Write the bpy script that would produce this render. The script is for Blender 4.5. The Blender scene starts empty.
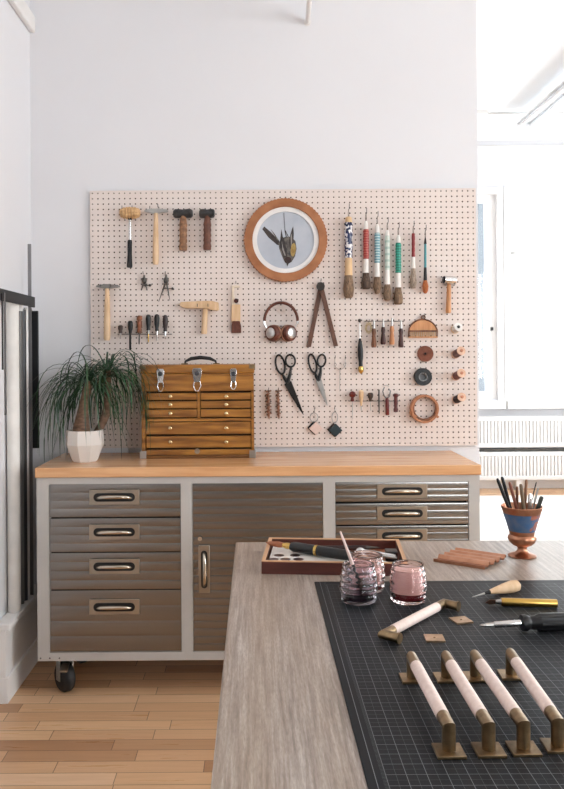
import bpy, math, random
from mathutils import Vector as V, Matrix as M
random.seed(7)
sc = bpy.context.scene
COL = sc.collection
PI = math.pi
# ------------------------------------------------------------------ camera model
F, PX, PY, CZ = 806.0, 255.0, 354.0, 1.415
TH = math.radians(0.40)
ct, st = math.cos(TH), math.sin(TH)
def ray(x, y):
    u, v = (x - PX) / F, -(y - PY) / F
    return u * ct + v * st, -u * st + v * ct          # dX/dY, dZ/dY
def at_y(x, y, Y):
    a, b = ray(x, y); return V((a * Y, Y, CZ + b * Y))
def at_z(x, y, z):
    a, b = ray(x, y); Y = (z - CZ) / b; return V((a * Y, Y, z))
YB = 3.820                                            # pegboard face
S = YB / F                                            # metres per photo pixel on the board
def bp(x, y, d=0.01): return at_y(x, y, YB - d)

# ------------------------------------------------------------------ materials
def lin(c):
    return tuple((x / 255 / 12.92 if x / 255 <= .04045 else ((x / 255 + .055) / 1.055) ** 2.4) for x in c) + (1,)
MATS = {}
def mat(name, c, rough=.5, metal=0., c2=None, sc3=(8, 8, 8), lo=.35, hi=.65, detail=4, bump=0., trans=0., ior=1.45, coat=0., emit=0., spec=None, alpha=1.):
    if name in MATS: return MATS[name]
    m = bpy.data.materials.new(name); m.use_nodes = True
    nt = m.node_tree; b = nt.nodes['Principled BSDF']; L = nt.links
    b.inputs['Base Color'].default_value = lin(c)
    b.inputs['Roughness'].default_value = rough; b.inputs['Metallic'].default_value = metal
    b.inputs['IOR'].default_value = ior; b.inputs['Transmission Weight'].default_value = trans
    b.inputs['Coat Weight'].default_value = coat; b.inputs['Coat Roughness'].default_value = .15
    if spec is not None: b.inputs['Specular IOR Level'].default_value = spec
    if emit: b.inputs['Emission Color'].default_value = lin(c); b.inputs['Emission Strength'].default_value = emit
    tc = nt.nodes.new('ShaderNodeTexCoord'); mp = nt.nodes.new('ShaderNodeMapping')
    mp.inputs['Scale'].default_value = sc3; L.new(tc.outputs['Object'], mp.inputs['Vector'])
    nz = nt.nodes.new('ShaderNodeTexNoise'); nz.inputs['Scale'].default_value = 1.; nz.inputs['Detail'].default_value = detail
    L.new(mp.outputs['Vector'], nz.inputs['Vector'])
    if c2 is None: c2 = tuple(max(0, x * .93) for x in c)
    r = nt.nodes.new('ShaderNodeValToRGB')
    r.color_ramp.elements[0].position = lo; r.color_ramp.elements[0].color = lin(c)
    r.color_ramp.elements[1].position = hi; r.color_ramp.elements[1].color = lin(c2)
    L.new(nz.outputs['Fac'], r.inputs['Fac']); L.new(r.outputs['Color'], b.inputs['Base Color'])
    if bump:
        bm = nt.nodes.new('ShaderNodeBump'); bm.inputs['Strength'].default_value = bump; bm.inputs['Distance'].default_value = .002
        L.new(nz.outputs['Fac'], bm.inputs['Height']); L.new(bm.outputs['Normal'], b.inputs['Normal'])
    MATS[name] = m; return m
class NB:                                             # small node builder
    def __init__(s, name, rough=.5, metal=0):
        s.m = bpy.data.materials.new(name); s.m.use_nodes = True; s.t = s.m.node_tree
        s.b = s.t.nodes['Principled BSDF']; s.b.inputs['Roughness'].default_value = rough; s.b.inputs['Metallic'].default_value = metal
        s.tc = s.t.nodes.new('ShaderNodeTexCoord'); sp = s.t.nodes.new('ShaderNodeSeparateXYZ')
        s.t.links.new(s.tc.outputs['Object'], sp.inputs[0]); s.x, s.y, s.z = sp.outputs
        MATS[name] = s.m
    def _in(s, sock, v):
        if hasattr(v, 'is_output'): s.t.links.new(v, sock)
        else: sock.default_value = v
    def op(s, o, a, b=0., c=0.):
        n = s.t.nodes.new('ShaderNodeMath'); n.operation = o
        s._in(n.inputs[0], a); s._in(n.inputs[1], b); s._in(n.inputs[2], c); return n.outputs[0]
    def vec(s, x, y, z=0.):
        n = s.t.nodes.new('ShaderNodeCombineXYZ'); s._in(n.inputs[0], x); s._in(n.inputs[1], y); s._in(n.inputs[2], z); return n.outputs[0]
    def noise(s, v, scale=1., detail=4., rough=.5):
        n = s.t.nodes.new('ShaderNodeTexNoise'); s.t.links.new(v, n.inputs['Vector'])
        n.inputs['Scale'].default_value = scale; n.inputs['Detail'].default_value = detail; n.inputs['Roughness'].default_value = rough; return n.outputs['Fac']
    def white(s, v):
        n = s.t.nodes.new('ShaderNodeTexWhiteNoise'); n.noise_dimensions = '3D'; s.t.links.new(v, n.inputs['Vector']); return n.outputs['Value']
    def ramp(s, f, stops):
        n = s.t.nodes.new('ShaderNodeValToRGB'); e = n.color_ramp.elements
        while len(e) < len(stops): e.new(.5)
        for k, (p, c) in enumerate(stops): e[k].position = p; e[k].color = lin(c)
        s._in(n.inputs['Fac'], f); return n.outputs['Color']
    def mix(s, f, a, b, mode='MIX'):
        n = s.t.nodes.new('ShaderNodeMix'); n.data_type = 'RGBA'; n.blend_type = mode
        s._in(n.inputs[0], f); s._in(n.inputs[6], a); s._in(n.inputs[7], b); return n.outputs[2]
    def base(s, c): s.t.links.new(c, s.b.inputs['Base Color'])
    def rough(s, f): s.t.links.new(f, s.b.inputs['Roughness'])
    def bump(s, h, st=.3, dist=.002):
        n = s.t.nodes.new('ShaderNodeBump'); n.inputs['Strength'].default_value = st; n.inputs['Distance'].default_value = dist
        s.t.links.new(h, n.inputs['Height']); s.t.links.new(n.outputs['Normal'], s.b.inputs['Normal'])
def stripes(name, ca, cb, per, duty=.5, rough=.35):
    if name in MATS: return MATS[name]
    n = NB(name, rough); f = n.op('LESS_THAN', n.op('FRACT', n.op('DIVIDE', n.z, per)), duty)
    n.base(n.mix(f, lin(ca), lin(cb))); return n.m

WALL = mat('white_wall_paint', (224, 224, 227), .85, c2=(221, 221, 224), sc3=(1.5, 1.5, 1.5))
TRIM = mat('white_trim_paint', (232, 230, 228), .55, c2=(228, 226, 224), sc3=(6, 6, 6))
CEIL = mat('white_ceiling_paint', (234, 236, 238), .9, c2=(231, 233, 235), sc3=(1, 1, 1))
HARDB = mat('bare_hardboard', (84, 62, 50), .8, c2=(74, 54, 44), sc3=(30, 30, 30))
PEG = mat('pegboard_paint', (226, 214, 207), .7, c2=(223, 210, 203), sc3=(5, 5, 5))
FRAME = mat('grey_powder_coat', (184, 181, 177), .45, c2=(178, 175, 171), sc3=(6, 6, 6))
STEEL = mat('steel', (190, 188, 185), .28, 1.)
CHROME = mat('chrome', (225, 225, 225), .12, 1.)
WIRE = mat('dull_wire', (168, 164, 160), .55, .6)
DSTEEL = mat('dark_steel', (92, 88, 84), .4, .9)
BLACKI = mat('black_iron', (30, 29, 30), .45, .3)
BLACK = mat('black_plastic', (22, 22, 24), .38)
RUBBER = mat('black_rubber', (28, 28, 30), .6)
BRASS = mat('antique_brass', (160, 136, 104), .32, 1., c2=(126, 106, 80), sc3=(60, 60, 60))
GOLD = mat('polished_brass', (214, 178, 104), .25, 1.)
COPPER = mat('copper', (190, 140, 113), .28, 1., c2=(172, 122, 96), sc3=(40, 40, 40))
LWOOD = mat('pale_handle_wood', (226, 194, 158), .5, c2=(210, 174, 134), sc3=(60, 60, 9))
MWOOD = mat('tan_handle_wood', (205, 150, 104), .5, c2=(182, 126, 82), sc3=(60, 60, 9))
BWOOD = mat('brown_handle_wood', (128, 84, 58), .5, c2=(92, 58, 40), sc3=(70, 70, 12))
DWOOD = mat('dark_handle_wood', (74, 40, 34), .4, c2=(52, 28, 26), sc3=(70, 70, 12))
RWOOD = mat('red_stained_wood', (112, 36, 30), .35, c2=(86, 26, 24), sc3=(70, 70, 12))
FRWOOD = mat('picture_frame_wood', (170, 113, 74), .5, c2=(148, 93, 57), sc3=(14, 14, 14))
LEATHER = mat('brown_leather', (104, 58, 42), .5, c2=(88, 46, 34), sc3=(80, 80, 80))
PINKL = mat('pale_pink_leather', (232, 212, 203), .55, c2=(224, 202, 192), sc3=(120, 120, 120), bump=.1)
TANL = mat('tan_leather', (176, 122, 88), .55, c2=(158, 104, 72), sc3=(70, 70, 70))
WHITEP = mat('white_porcelain', (236, 232, 226), .25)
BRIS = mat('grey_brown_bristle', (150, 124, 100), .8, c2=(92, 74, 60), sc3=(420, 420, 14), lo=.4, hi=.6)
DBRIS = mat('dark_bristle', (104, 84, 70), .8, c2=(58, 46, 40), sc3=(420, 420, 14), lo=.4, hi=.6)
OBRIS = mat('orange_bristle', (188, 112, 66), .8, c2=(150, 82, 46), sc3=(420, 420, 14))
PAPER = mat('white_paper', (238, 236, 232), .7)
LEAF = mat('leaf_green', (46, 86, 48), .4, c2=(18, 44, 26), sc3=(9, 9, 9))
BARK = mat('palm_bark', (134, 104, 84), .9, c2=(92, 70, 56), sc3=(40, 40, 90), bump=.5)
SOIL = mat('potting_soil', (50, 38, 30), .95, c2=(30, 24, 20), sc3=(90, 90, 90))
POT = mat('white_ceramic_pot', (228, 222, 216), .45, c2=(222, 216, 210), sc3=(10, 10, 10))
MAPLE = mat('maple_block', (224, 176, 130), .22, c2=(206, 154, 108), sc3=(3, 40, 40), coat=.2)
CHEST = mat('chest_oak', (172, 118, 50), .36, c2=(120, 74, 28), sc3=(5, 45, 45), coat=.25)
CHESTD = mat('chest_oak_dark', (120, 76, 32), .45, c2=(92, 56, 24), sc3=(5, 45, 45))
CLEARL = mat('dark_liquid', (40, 20, 34), .1)
REDL = mat('dark_red_liquid', (110, 34, 40), .1)
DARKREC = mat('black_recess_liner', (26, 25, 25), .7)  # flat black standing for the shade inside pulls and cabinet
def glass(name, c):
    m = mat(name, c, .03, trans=1., ior=1.45, c2=c); return m
GCLEAR = glass('smoky_clear_glass', (243, 238, 245)); GPINK = glass('pink_glass', (254, 236, 234)); GPINK2 = glass('rose_clear_glass', (251, 230, 227))

# brushed stainless: fine horizontal grain
n = NB('stainless_brushed', .26, 1.)
g = n.noise(n.vec(n.op('MULTIPLY', n.x, 1.), n.op('MULTIPLY', n.y, 1.2), n.op('MULTIPLY', n.z, 110.)), 1., 2.)
g2 = n.noise(n.vec(n.op('MULTIPLY', n.x, .25), n.op('MULTIPLY', n.y, .3), n.op('MULTIPLY', n.z, 16.)), 1., 2.)
n.base(n.mix(n.op('MULTIPLY', g, .5), n.ramp(g2, [(.3, (150, 147, 143)), (.7, (134, 131, 127))]), lin((126, 122, 118))))
n.rough(n.op('MULTIPLY_ADD', g2, .08, .22))
STAIN = n.m
# strip floor: boards along X, .078 wide, staggered
n = NB('oak_strip_floor', .36)
ry = n.op('DIVIDE', n.y, .078); row = n.op('FLOOR', ry); fy = n.op('FRACT', ry)
off = n.op('MULTIPLY', n.white(n.vec(row, 3.3, 1.1)), 7.)
ln = n.op('MULTIPLY_ADD', n.white(n.vec(row, 8.3, 4.1)), .22, .34)
rx = n.op('DIVIDE', n.op('ADD', n.x, off), ln); ci = n.op('FLOOR', rx); fx = n.op('FRACT', rx)
idv = n.white(n.vec(row, ci, .5))
gr = n.noise(n.vec(n.op('MULTIPLY_ADD', n.x, 3., n.op('MULTIPLY', idv, 50.)), n.op('MULTIPLY', n.y, 60.), n.op('MULTIPLY', idv, 9.)), 1., 6., .6)
bc = n.ramp(idv, [(0., (186, 140, 102)), (.2, (224, 178, 136)), (.7, (238, 196, 152)), (1., (244, 206, 168))])
bc = n.mix(n.op('MULTIPLY', gr, .45), bc, lin((134, 92, 62)))
gy = n.op('LESS_THAN', n.op('MINIMUM', fy, n.op('SUBTRACT', 1., fy)), .016)
gx = n.op('LESS_THAN', n.op('MULTIPLY', n.op('MINIMUM', fx, n.op('SUBTRACT', 1., fx)), ln), .0013)
gap = n.op('MAXIMUM', gy, gx)
n.base(n.mix(n.op('MULTIPLY', gap, .75), bc, lin((66, 40, 26)))); n.rough(n.op('MULTIPLY_ADD', gr, .15, .22))
FLOORM = n.m
# greyed oak table top: grain along Y
n = NB('greyed_oak_top', .42)
w = n.noise(n.vec(n.op('MULTIPLY', n.x, 4.), n.op('MULTIPLY', n.y, 1.2), 0.), 1., 3.)
a = n.noise(n.vec(n.op('MULTIPLY_ADD', n.x, 120., n.op('MULTIPLY', w, 3.)), n.op('MULTIPLY', n.y, 5.), 0.), 1., 8., .7)
b2 = n.noise(n.vec(n.op('MULTIPLY', n.x, 17.), n.op('MULTIPLY', n.y, .8), 4.), 1., 3.)
f2 = n.noise(n.vec(n.op('MULTIPLY', n.x, 420.), n.op('MULTIPLY', n.y, 60.), 2.), 1., 4., .6)
c = n.ramp(a, [(.34, (112, 101, 93)), (.5, (172, 160, 151)), (.66, (212, 204, 197))])
c = n.mix(n.op('MULTIPLY', n.op('SUBTRACT', b2, .25), 1.2), c, lin((172, 148, 122)))
c = n.mix(n.op('MULTIPLY', n.op('MULTIPLY', f2, f2), 1.1), c, lin((104, 92, 84)))
n.base(c); n.rough(n.op('MULTIPLY_ADD', a, .12, .26)); n.bump(a, .12, .001)
TABLEM = n.m
# cutting mat with printed half-inch grid (object origin at its back-left corner, x right, y toward back)
MATW, MATD = .61, .914
n = NB('cutting_mat', .42); n.b.inputs['Specular IOR Level'].default_value = .10
def line(v, per, w): 
    q = n.op('FRACT', n.op('DIVIDE', v, per)); return n.op('LESS_THAN', n.op('MULTIPLY', n.op('MINIMUM', q, n.op('SUBTRACT', 1., q)), per), w)
xx = n.op('SUBTRACT', n.x, .0254); yy = n.op('ADD', n.y, .0254)
thin = n.op('MAXIMUM', line(xx, .0127, .00022), line(yy, .0127, .00022))
bold = n.op('MAXIMUM', line(xx, .0254, .00042), line(yy, .0254, .00042))
inx = n.op('MULTIPLY', n.op('GREATER_THAN', n.x, .025), n.op('LESS_THAN', n.x, MATW - .025))
iny = n.op('MULTIPLY', n.op('LESS_THAN', n.y, -.025), n.op('GREATER_THAN', n.y, -MATD + .025))
ins = n.op('MULTIPLY', inx, iny)
tick = n.op('MULTIPLY', line(yy, .0127 / 4, .0002), n.op('MULTIPLY', n.op('GREATER_THAN', n.x, .020), n.op('LESS_THAN', n.x, .0255)))
bord = n.op('LESS_THAN', n.op('ABSOLUTE', n.op('SUBTRACT', n.x, .012)), .0005)
gl = n.op('MAXIMUM', n.op('MULTIPLY', ins, n.op('MAXIMUM', n.op('MULTIPLY', thin, .28), n.op('MULTIPLY', bold, .5))), n.op('MAXIMUM', n.op('MULTIPLY', tick, .5), n.op('MULTIPLY', bord, .6)))
dn = n.noise(n.vec(n.op('MULTIPLY', n.x, 9.), n.op('MULTIPLY', n.y, 9.)), 1., 5.)
n.base(n.mix(gl, n.ramp(dn, [(.3, (24, 26, 29)), (.7, (31, 33, 36))]), lin((150, 152, 156))))
n.rough(n.op('MULTIPLY_ADD', dn, .15, .36))
CUTM = n.m
# blue and white porcelain for the big brush handle
n = NB('blue_white_porcelain', .25)
q = n.noise(n.vec(n.op('MULTIPLY', n.x, 75.), n.op('MULTIPLY', n.y, 75.), n.op('MULTIPLY', n.z, 62.)), 1., 1.)
n.base(n.ramp(q, [(.42, (36, 44, 78)), (.50, (60, 66, 100)), (.55, (222, 220, 222)), (1., (232, 230, 230))])); BLUEW = n.m
# painted enamel band on the copper cup
n = NB('blue_enamel_band', .4)
q = n.noise(n.vec(n.op('MULTIPLY', n.x, 60.), n.op('MULTIPLY', n.y, 60.), n.op('MULTIPLY', n.z, 60.)), 1., 3.)
sd = n.noise(n.vec(n.op('MULTIPLY', n.x, 22.), n.op('MULTIPLY', n.y, 22.), n.op('MULTIPLY', n.z, 9.)), 1., 1.)
k = n.op('MULTIPLY', n.op('GREATER_THAN', q, .5), n.op('GREATER_THAN', n.x, .008))
n.base(n.mix(n.op('MULTIPLY', k, .8), n.ramp(q, [(.3, (52, 96, 140)), (.7, (92, 108, 132))]), lin((176, 98, 60)))); BAND = n.m
# window pane: clear sheet with a faint gloss
gm = bpy.data.materials.new('window_glass'); gm.use_nodes = True; t = gm.node_tree; t.nodes.clear()
o_ = t.nodes.new('ShaderNodeOutputMaterial'); mx = t.nodes.new('ShaderNodeMixShader'); tr = t.nodes.new('ShaderNodeBsdfTransparent'); gs = t.nodes.new('ShaderNodeBsdfGlossy')
gs.inputs['Roughness'].default_value = .03; mx.inputs[0].default_value = .06; tr.inputs[0].default_value = (.97, .98, .98, 1)
t.links.new(tr.outputs[0], mx.inputs[1]); t.links.new(gs.outputs[0], mx.inputs[2]); t.links.new(mx.outputs[0], o_.inputs[0])
PANE = gm

# ------------------------------------------------------------------ mesh builder
def frame_of(d):
    d = d.normalized(); a = V((0, 0, 1)) if abs(d.z) < .9 else V((1, 0, 0))
    u = a.cross(d).normalized(); return u, d.cross(u)
class MB:
    def __init__(s): s.v = []; s.f = []
    def add(s, vs, fs):
        o = len(s.v); s.v += [V(p) for p in vs]; s.f += [[i + o for i in f] for f in fs]; return s
    def box(s, c, d, R=None):
        c = V(c); h = [x / 2 for x in d]
        P = [V((i * h[0], j * h[1], k * h[2])) for k in (-1, 1) for j in (-1, 1) for i in (-1, 1)]
        if R is not None: P = [R @ p for p in P]
        return s.add([c + p for p in P], [(0, 2, 3, 1), (4, 5, 7, 6), (0, 1, 5, 4), (2, 6, 7, 3), (0, 4, 6, 2), (1, 3, 7, 5)])
    def bounds(s, x0, x1, y0, y1, z0, z1):
        return s.box(((x0 + x1) / 2, (y0 + y1) / 2, (z0 + z1) / 2), (abs(x1 - x0), abs(y1 - y0), abs(z1 - z0)))
    def rings(s, R, closed=False, caps=True):
        n = len(R[0]); o = len(s.v)
        for r in R: s.v += [V(p) for p in r]
        m = len(R)
        for i in range(m if closed else m - 1):
            a, b = o + i * n, o + ((i + 1) % m) * n
            for j in range(n):
                k = (j + 1) % n; s.f.append([a + j, a + k, b + k, b + j])
        if caps and not closed:
            s.f.append([o + j for j in range(n)][::-1]); s.f.append([o + (m - 1) * n + j for j in range(n)])
        return s
    def tube(s, pts, r, n=8, closed=False):
        pts = [V(p) for p in pts]; m = len(pts)
        rr = r if isinstance(r, (list, tuple)) else [r] * m
        seg = [(pts[(i + 1) % m] - pts[i]).normalized() for i in range(m if closed else m - 1)]
        u, w = frame_of(seg[-1] if closed else seg[0]); R = []
        for i in range(m):
            di = seg[i - 1] if (i > 0 or closed) else seg[0]
            do = seg[i] if i < len(seg) else di
            nb = di + do
            nb = nb.normalized() if nb.length > .3 else di
            ring = []
            for k in range(n):
                a = 2 * PI * k / n; q = (u * math.cos(a) + w * math.sin(a)) * rr[i]
                den = di.dot(nb); tq = -q.dot(nb) / den if abs(den) > .2 else 0
                ring.append(pts[i] + q + di * tq)
            R.append(ring)
            rot = di.rotation_difference(do); u = rot @ u; w = rot @ w
        return s.rings(R, closed)
    def cyl(s, a, b, r0, r1=None, n=16): return s.tube([a, b], [r0, r0 if r1 is None else r1], n)
    def lathe(s, prof, n=24, X=None, mod=None):
        X = X or M.Identity(4); R = []
        for r, z in prof:
            R.append([X @ V((r * (mod(2 * PI * k / n, z) if mod else 1) * math.cos(2 * PI * k / n), r * (mod(2 * PI * k / n, z) if mod else 1) * math.sin(2 * PI * k / n), z)) for k in range(n)])
        return s.rings(R)
    def axis(s, a, b, prof, n=16):                    # prof: (t along a->b, radius)
        a, b = V(a), V(b); d = b - a; u, w = frame_of(d)
        return s.rings([[a + d * t + (u * math.cos(2 * PI * k / n) + w * math.sin(2 * PI * k / n)) * r for k in range(n)] for t, r in prof])
    def prism(s, pts, off):
        pts = [V(p) for p in pts]; n = len(pts); off = V(off)
        return s.add(pts + [p + off for p in pts], [list(range(n))[::-1], [n + i for i in range(n)]] + [[i, (i + 1) % n, n + (i + 1) % n, n + i] for i in range(n)])
    def ring(s, c, r_out, r_in, d0, d1, n=48, lob=0, amp=0.):  # flat annulus in XZ facing -Y, from depth y=c.y-d0 to c.y-d1
        c = V(c); R = []
        for (r, d, ou) in ((r_out, d0, 1), (r_out, d1, 1), (r_in, d1, 0), (r_in, d0, 0)):
            R.append([c + V(((r + (amp * math.cos(lob * 2 * PI * k / n) if ou else 0)) * math.cos(2 * PI * k / n), -d, (r + (amp * math.cos(lob * 2 * PI * k / n) if ou else 0)) * math.sin(2 * PI * k / n))) for k in range(n)])
        return s.rings(R, closed=True)
    def ell(s, c, r, n=16, m=10, R=None):
        c = V(c); out = []
        for i in range(m + 1):
            ph = PI * (i + .02 if i == 0 else i - .02 if i == m else i) / m
            ring = []
            for k in range(n):
                a = 2 * PI * k / n; p = V((r[0] * math.sin(ph) * math.cos(a), r[1] * math.sin(ph) * math.sin(a), -r[2] * math.cos(ph)))
                ring.append(c + (R @ p if R else p))
            out.append(ring)
        return s.rings(out)
def mesh_obj(name, mb, m, parent=None, X=None, smooth=True, bevel=0., angle=38):
    vs = [X @ p for p in mb.v] if X is not None else mb.v
    me = bpy.data.meshes.new(name); me.from_pydata([tuple(p) for p in vs], [], mb.f); me.validate()
    import bmesh
    if len(mb.f) < 20000:
        b = bmesh.new(); b.from_mesh(me); bmesh.ops.recalc_face_normals(b, faces=b.faces); b.to_mesh(me); b.free()
    me.materials.append(m)
    if smooth:
        me.polygons.foreach_set('use_smooth', [True] * len(me.polygons)); me.set_sharp_from_angle(angle=math.radians(angle))
    o = bpy.data.objects.new(name, me); COL.objects.link(o)
    if parent: o.parent = parent
    if bevel:
        bv = o.modifiers.new('bevel', 'BEVEL'); bv.width = bevel; bv.segments = 2; bv.limit_method = 'ANGLE'
    return o
def tag(o, label, cat, group=None):
    o['label'] = label; o['category'] = cat
    if group: o['group'] = group
    return o
class Thing:
    def __init__(s, name, label, cat, loc=(0, 0, 0), R=None, group=None):
        s.o = bpy.data.objects.new(name, None); COL.objects.link(s.o); s.o.empty_display_size = .02
        s.o.matrix_world = M.Translation(V(loc)) @ (R.to_4x4() if R is not None else M.Identity(4))
        s.inv = s.o.matrix_world.inverted(); tag(s.o, label, cat, group)
    def part(s, name, mb, m, parent=None, world=True, label=None, **k):   # world: vertices given in world space
        o = mesh_obj(name, mb, m, parent or s.o, s.inv if world else None, **k)
        if label: o['label'] = label
        return o
def solo(name, label, cat, mb, m, loc, group=None, world=True, **k):       # a thing that is one mesh
    o = mesh_obj(name, mb, m, None, M.Translation(-V(loc)) if world else None, **k); o.location = loc
    return tag(o, label, cat, group)
def struct(name, mb, m, parent=None, loc=None, **k):
    o = mesh_obj(name, mb, m, parent, None, smooth=False, **k)
    if not parent: o['kind'] = 'structure'
    return o
def Rz(a): return M.Rotation(math.radians(a), 3, 'Z')
def dup(root, name, label, loc, R, group):
    r = root.copy(); COL.objects.link(r); r.name = name
    r.matrix_world = M.Translation(V(loc)) @ R.to_4x4(); r['label'] = label
    if group: r['group'] = group
    for ch in list(root.children):
        c = ch.copy(); COL.objects.link(c); c.parent = r
        for gch in ch.children:
            d = gch.copy(); COL.objects.link(d); d.parent = c
    return r

# ------------------------------------------------------------------ the room
XL, YW, XE, XR, YF, YN, HC = -1.062, 3.84, 1.066, 4.3, 8.4, -3.2, 3.62
struct('floor', MB().bounds(XL - .15, XR + .15, YN - .15, YF + .2, -.1, 0), FLOORM)
struct('floor_far', MB().bounds(XE + .02, XR, 4.1, 7.95, 0, .003), mat('pale_painted_floor', (236, 231, 226), .5, c2=(232, 226, 220), sc3=(3, 3, 3)))  # pale slab over the wood floor, sun glare put into its colour
struct('ceiling', MB().bounds(XL - .15, XR + .15, YN - .15, YF + .2, HC, HC + .1), CEIL)
struct('wall_left', MB().bounds(XL - .12, XL, YN, YF, 0, HC), WALL)
struct('wall_back', MB().bounds(XL, XE, YW, YW + .12, 0, HC), WALL)
def holed_wall(name, axis, pos0, pos1, lo, hi, holes, m=None):         # holes: (a0, a1, z0, z1) sorted along the wall
    mb = MB()
    def put(a0, a1, z0, z1):
        if a1 - a0 > 1e-4 and z1 - z0 > 1e-4:
            mb.bounds(*((a0, a1, pos0, pos1) if axis == 'x' else (pos0, pos1, a0, a1)), z0, z1)
    cur = lo
    for a0, a1, z0, z1 in holes:
        put(cur, a0, 0, HC); put(a0, a1, 0, z0); put(a0, a1, z1, HC); cur = a1
    put(cur, hi, 0, HC)
    return struct(name, mb, m or WALL)
FW = [(1.50, 2.525, .93, 3.06), (2.66, 3.92, .93, 3.06)]
RW = [(-1.9, -.1, .85, 3.0), (.5, 2.5, .85, 3.0), (4.3, 5.9, .85, 3.0), (6.3, 7.9, .85, 3.0)]
holed_wall('wall_far', 'x', YF, YF + .16, XL, XR, FW)
BW = [(1.9, 3.5, 1.3, 3.0)]  # unseen rear window, added to brighten the right drawers and back wall
holed_wall('wall_rear', 'x', YN - .12, YN, XL - .12, XR + .12, BW, mat('grey_wall_paint', (132, 130, 128), .85))  # unseen wall, darkened so the steel drawers reflect a dimmer room
holed_wall('wall_right', 'y', XR, XR + .12, YN, YF + .16, RW)
wn = 0
def window(axis, a0, a1, z0, z1, p, mull):
    global wn; wn += 1
    f = MB(); t_ = .075
    def put(b0, b1, c0, c1, q0, q1):
        f.bounds(*((b0, b1, q0, q1) if axis == 'x' else (q0, q1, b0, b1)), c0, c1)
    q0, q1 = p + .02, p + .09
    put(a0, a0 + t_, z0, z1, q0, q1); put(a1 - t_, a1, z0, z1, q0, q1); put(a0 + t_, a1 - t_, z1 - t_, z1, q0, q1); put(a0 + t_, a1 - t_, z0, z0 + t_, q0, q1)
    for mu in mull: put(mu - .014, mu + .014, z0 + t_, z1 - t_, q0 + .01, q1 - .01)
    o = struct('window_%d' % wn, f, TRIM)
    g_ = MB(); a_, b_ = a0 + .05, a1 - .05
    g_.bounds(*((a_, b_, p + .052, p + .058) if axis == 'x' else (p + .052, p + .058, a_, b_)), z0 + .05, z1 - .05)
    mesh_obj('window_pane', g_, PANE, o, smooth=False)
    s_ = MB()
    if axis == 'x': s_.bounds(a0 - .06, a1 + .06, p - .10, p + .02, z0 - .10, z0 - .02)
    else: s_.bounds(p - .08, p + .02, a0 - .04, a1 + .04, z0 - .06, z0 - .02)
    mesh_obj('window_sill', s_, TRIM, o, smooth=False, bevel=.006)
    c_ = MB()                                                   # casing round the opening
    if axis == 'x':
        c_.bounds(a0 - .07, a0, p - .025, p, z0 - .02, z1 + .07); c_.bounds(a1, a1 + .07, p - .025, p, z0 - .02, z1 + .07); c_.bounds(a0, a1, p - .025, p, z1, z1 + .07)
    else:
        c_.bounds(p - .025, p, a0 - .07, a0, z0 - .02, z1 + .07); c_.bounds(p - .025, p, a1, a1 + .07, z0 - .02, z1 + .07); c_.bounds(p - .025, p, a0, a1, z1, z1 + .07)
    mesh_obj('window_casing', c_, TRIM, o, smooth=False)
    return o
w1 = window('x', *FW[0], YF, []); w2 = window('x', *FW[1], YF, [3.16])
mesh_obj('window_latch', MB().box((2.475, YF + .01, 1.66), (.02, .03, .035)), BLACKI, w1)
mesh_obj('window_latch', MB().box((2.70, YF + .01, 2.45), (.03, .03, .02)), STEEL, w2)
bwf = MB(); bx = BW[0]
for q in ((bx[0], bx[0] + .07, bx[2], bx[3]), (bx[1] - .07, bx[1], bx[2], bx[3]), (bx[0] + .07, bx[1] - .07, bx[2], bx[2] + .07), (bx[0] + .07, bx[1] - .07, bx[3] - .07, bx[3]), (2.67, 2.73, bx[2] + .07, bx[3] - .07)): bwf.bounds(q[0], q[1], YN - .08, YN - .02, q[2], q[3])
bwo = struct('window_7', bwf, TRIM); mesh_obj('window_pane', MB().bounds(bx[0] + .05, bx[1] - .05, YN - .053, YN - .047, bx[2] + .05, bx[3] - .05), PANE, bwo, smooth=False)
for h in RW: window('y', *h, XR, [(h[0] + h[1]) / 2])
struct('baseboard_far', MB().bounds(XL, XR, YF - .02, YF, 0, .12), TRIM)
struct('baseboard_back', MB().bounds(XL + .07, XE, YW - .016, YW, 0, .12), TRIM)
# ledge on the left wall, with moulding and baseboard
struct('trim_1', MB().bounds(XL, -1.022, 3.275, YW, 0, .300), TRIM)
struct('trim_2', MB().bounds(XL, -1.000, 3.262, YW, .300, .328), TRIM, bevel=.006)
struct('baseboard_left', MB().bounds(XL, -1.013, 3.274, YW - .016, 0, .105), TRIM, bevel=.003)
struct('trim_3', MB().bounds(XL, XL + .028, -3.1, YW, 2.95, 3.03), TRIM, bevel=.008)

# ------------------------------------------------------------------ far room
def radiator(z0, z1, label, pipes):
    T = Thing('radiator', label, 'radiator', (2.7, YF - .1, z0), group='stacked window radiators')
    b = MB(); x0, x1 = 1.3, 4.1
    nfl = int((x1 - x0) / .036); prof = []
    y0 = YF - .15
    pts = []
    for i in range(nfl):
        x = x0 + i * .036
        pts += [(x, y0), (x + .022, y0), (x + .026, y0 + .022), (x + .032, y0 + .022)]
    pts += [(x1, y0), (x1, YF - .05), (x0, YF - .05)]
    b.prism([V((p[0], p[1], z0 + .04)) for p in pts], (0, 0, z1 - z0 - .08))
    T.part('fluted_panel', b, TRIM, smooth=False)
    c_ = MB().bounds(x0, x1, y0 - .006, YF - .045, z1 - .045, z1); T.part('top_rail', c_, TRIM, bevel=.006)
    c_ = MB().bounds(x0, x1, y0 - .006, YF - .045, z0, z0 + .045); T.part('bottom_rail', c_, TRIM, bevel=.006)
    return T
ra = radiator(.105, .395, 'white fluted radiator nearest the floor below the far windows', True)
for x in (1.45, 2.7, 3.95): ra.part('foot', MB().bounds(x - .03, x + .03, YF - .14, YF - .06, 0, .11), TRIM)
rb_ = radiator(.44, .755, 'white fluted radiator directly under the far window sills', False)
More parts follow.
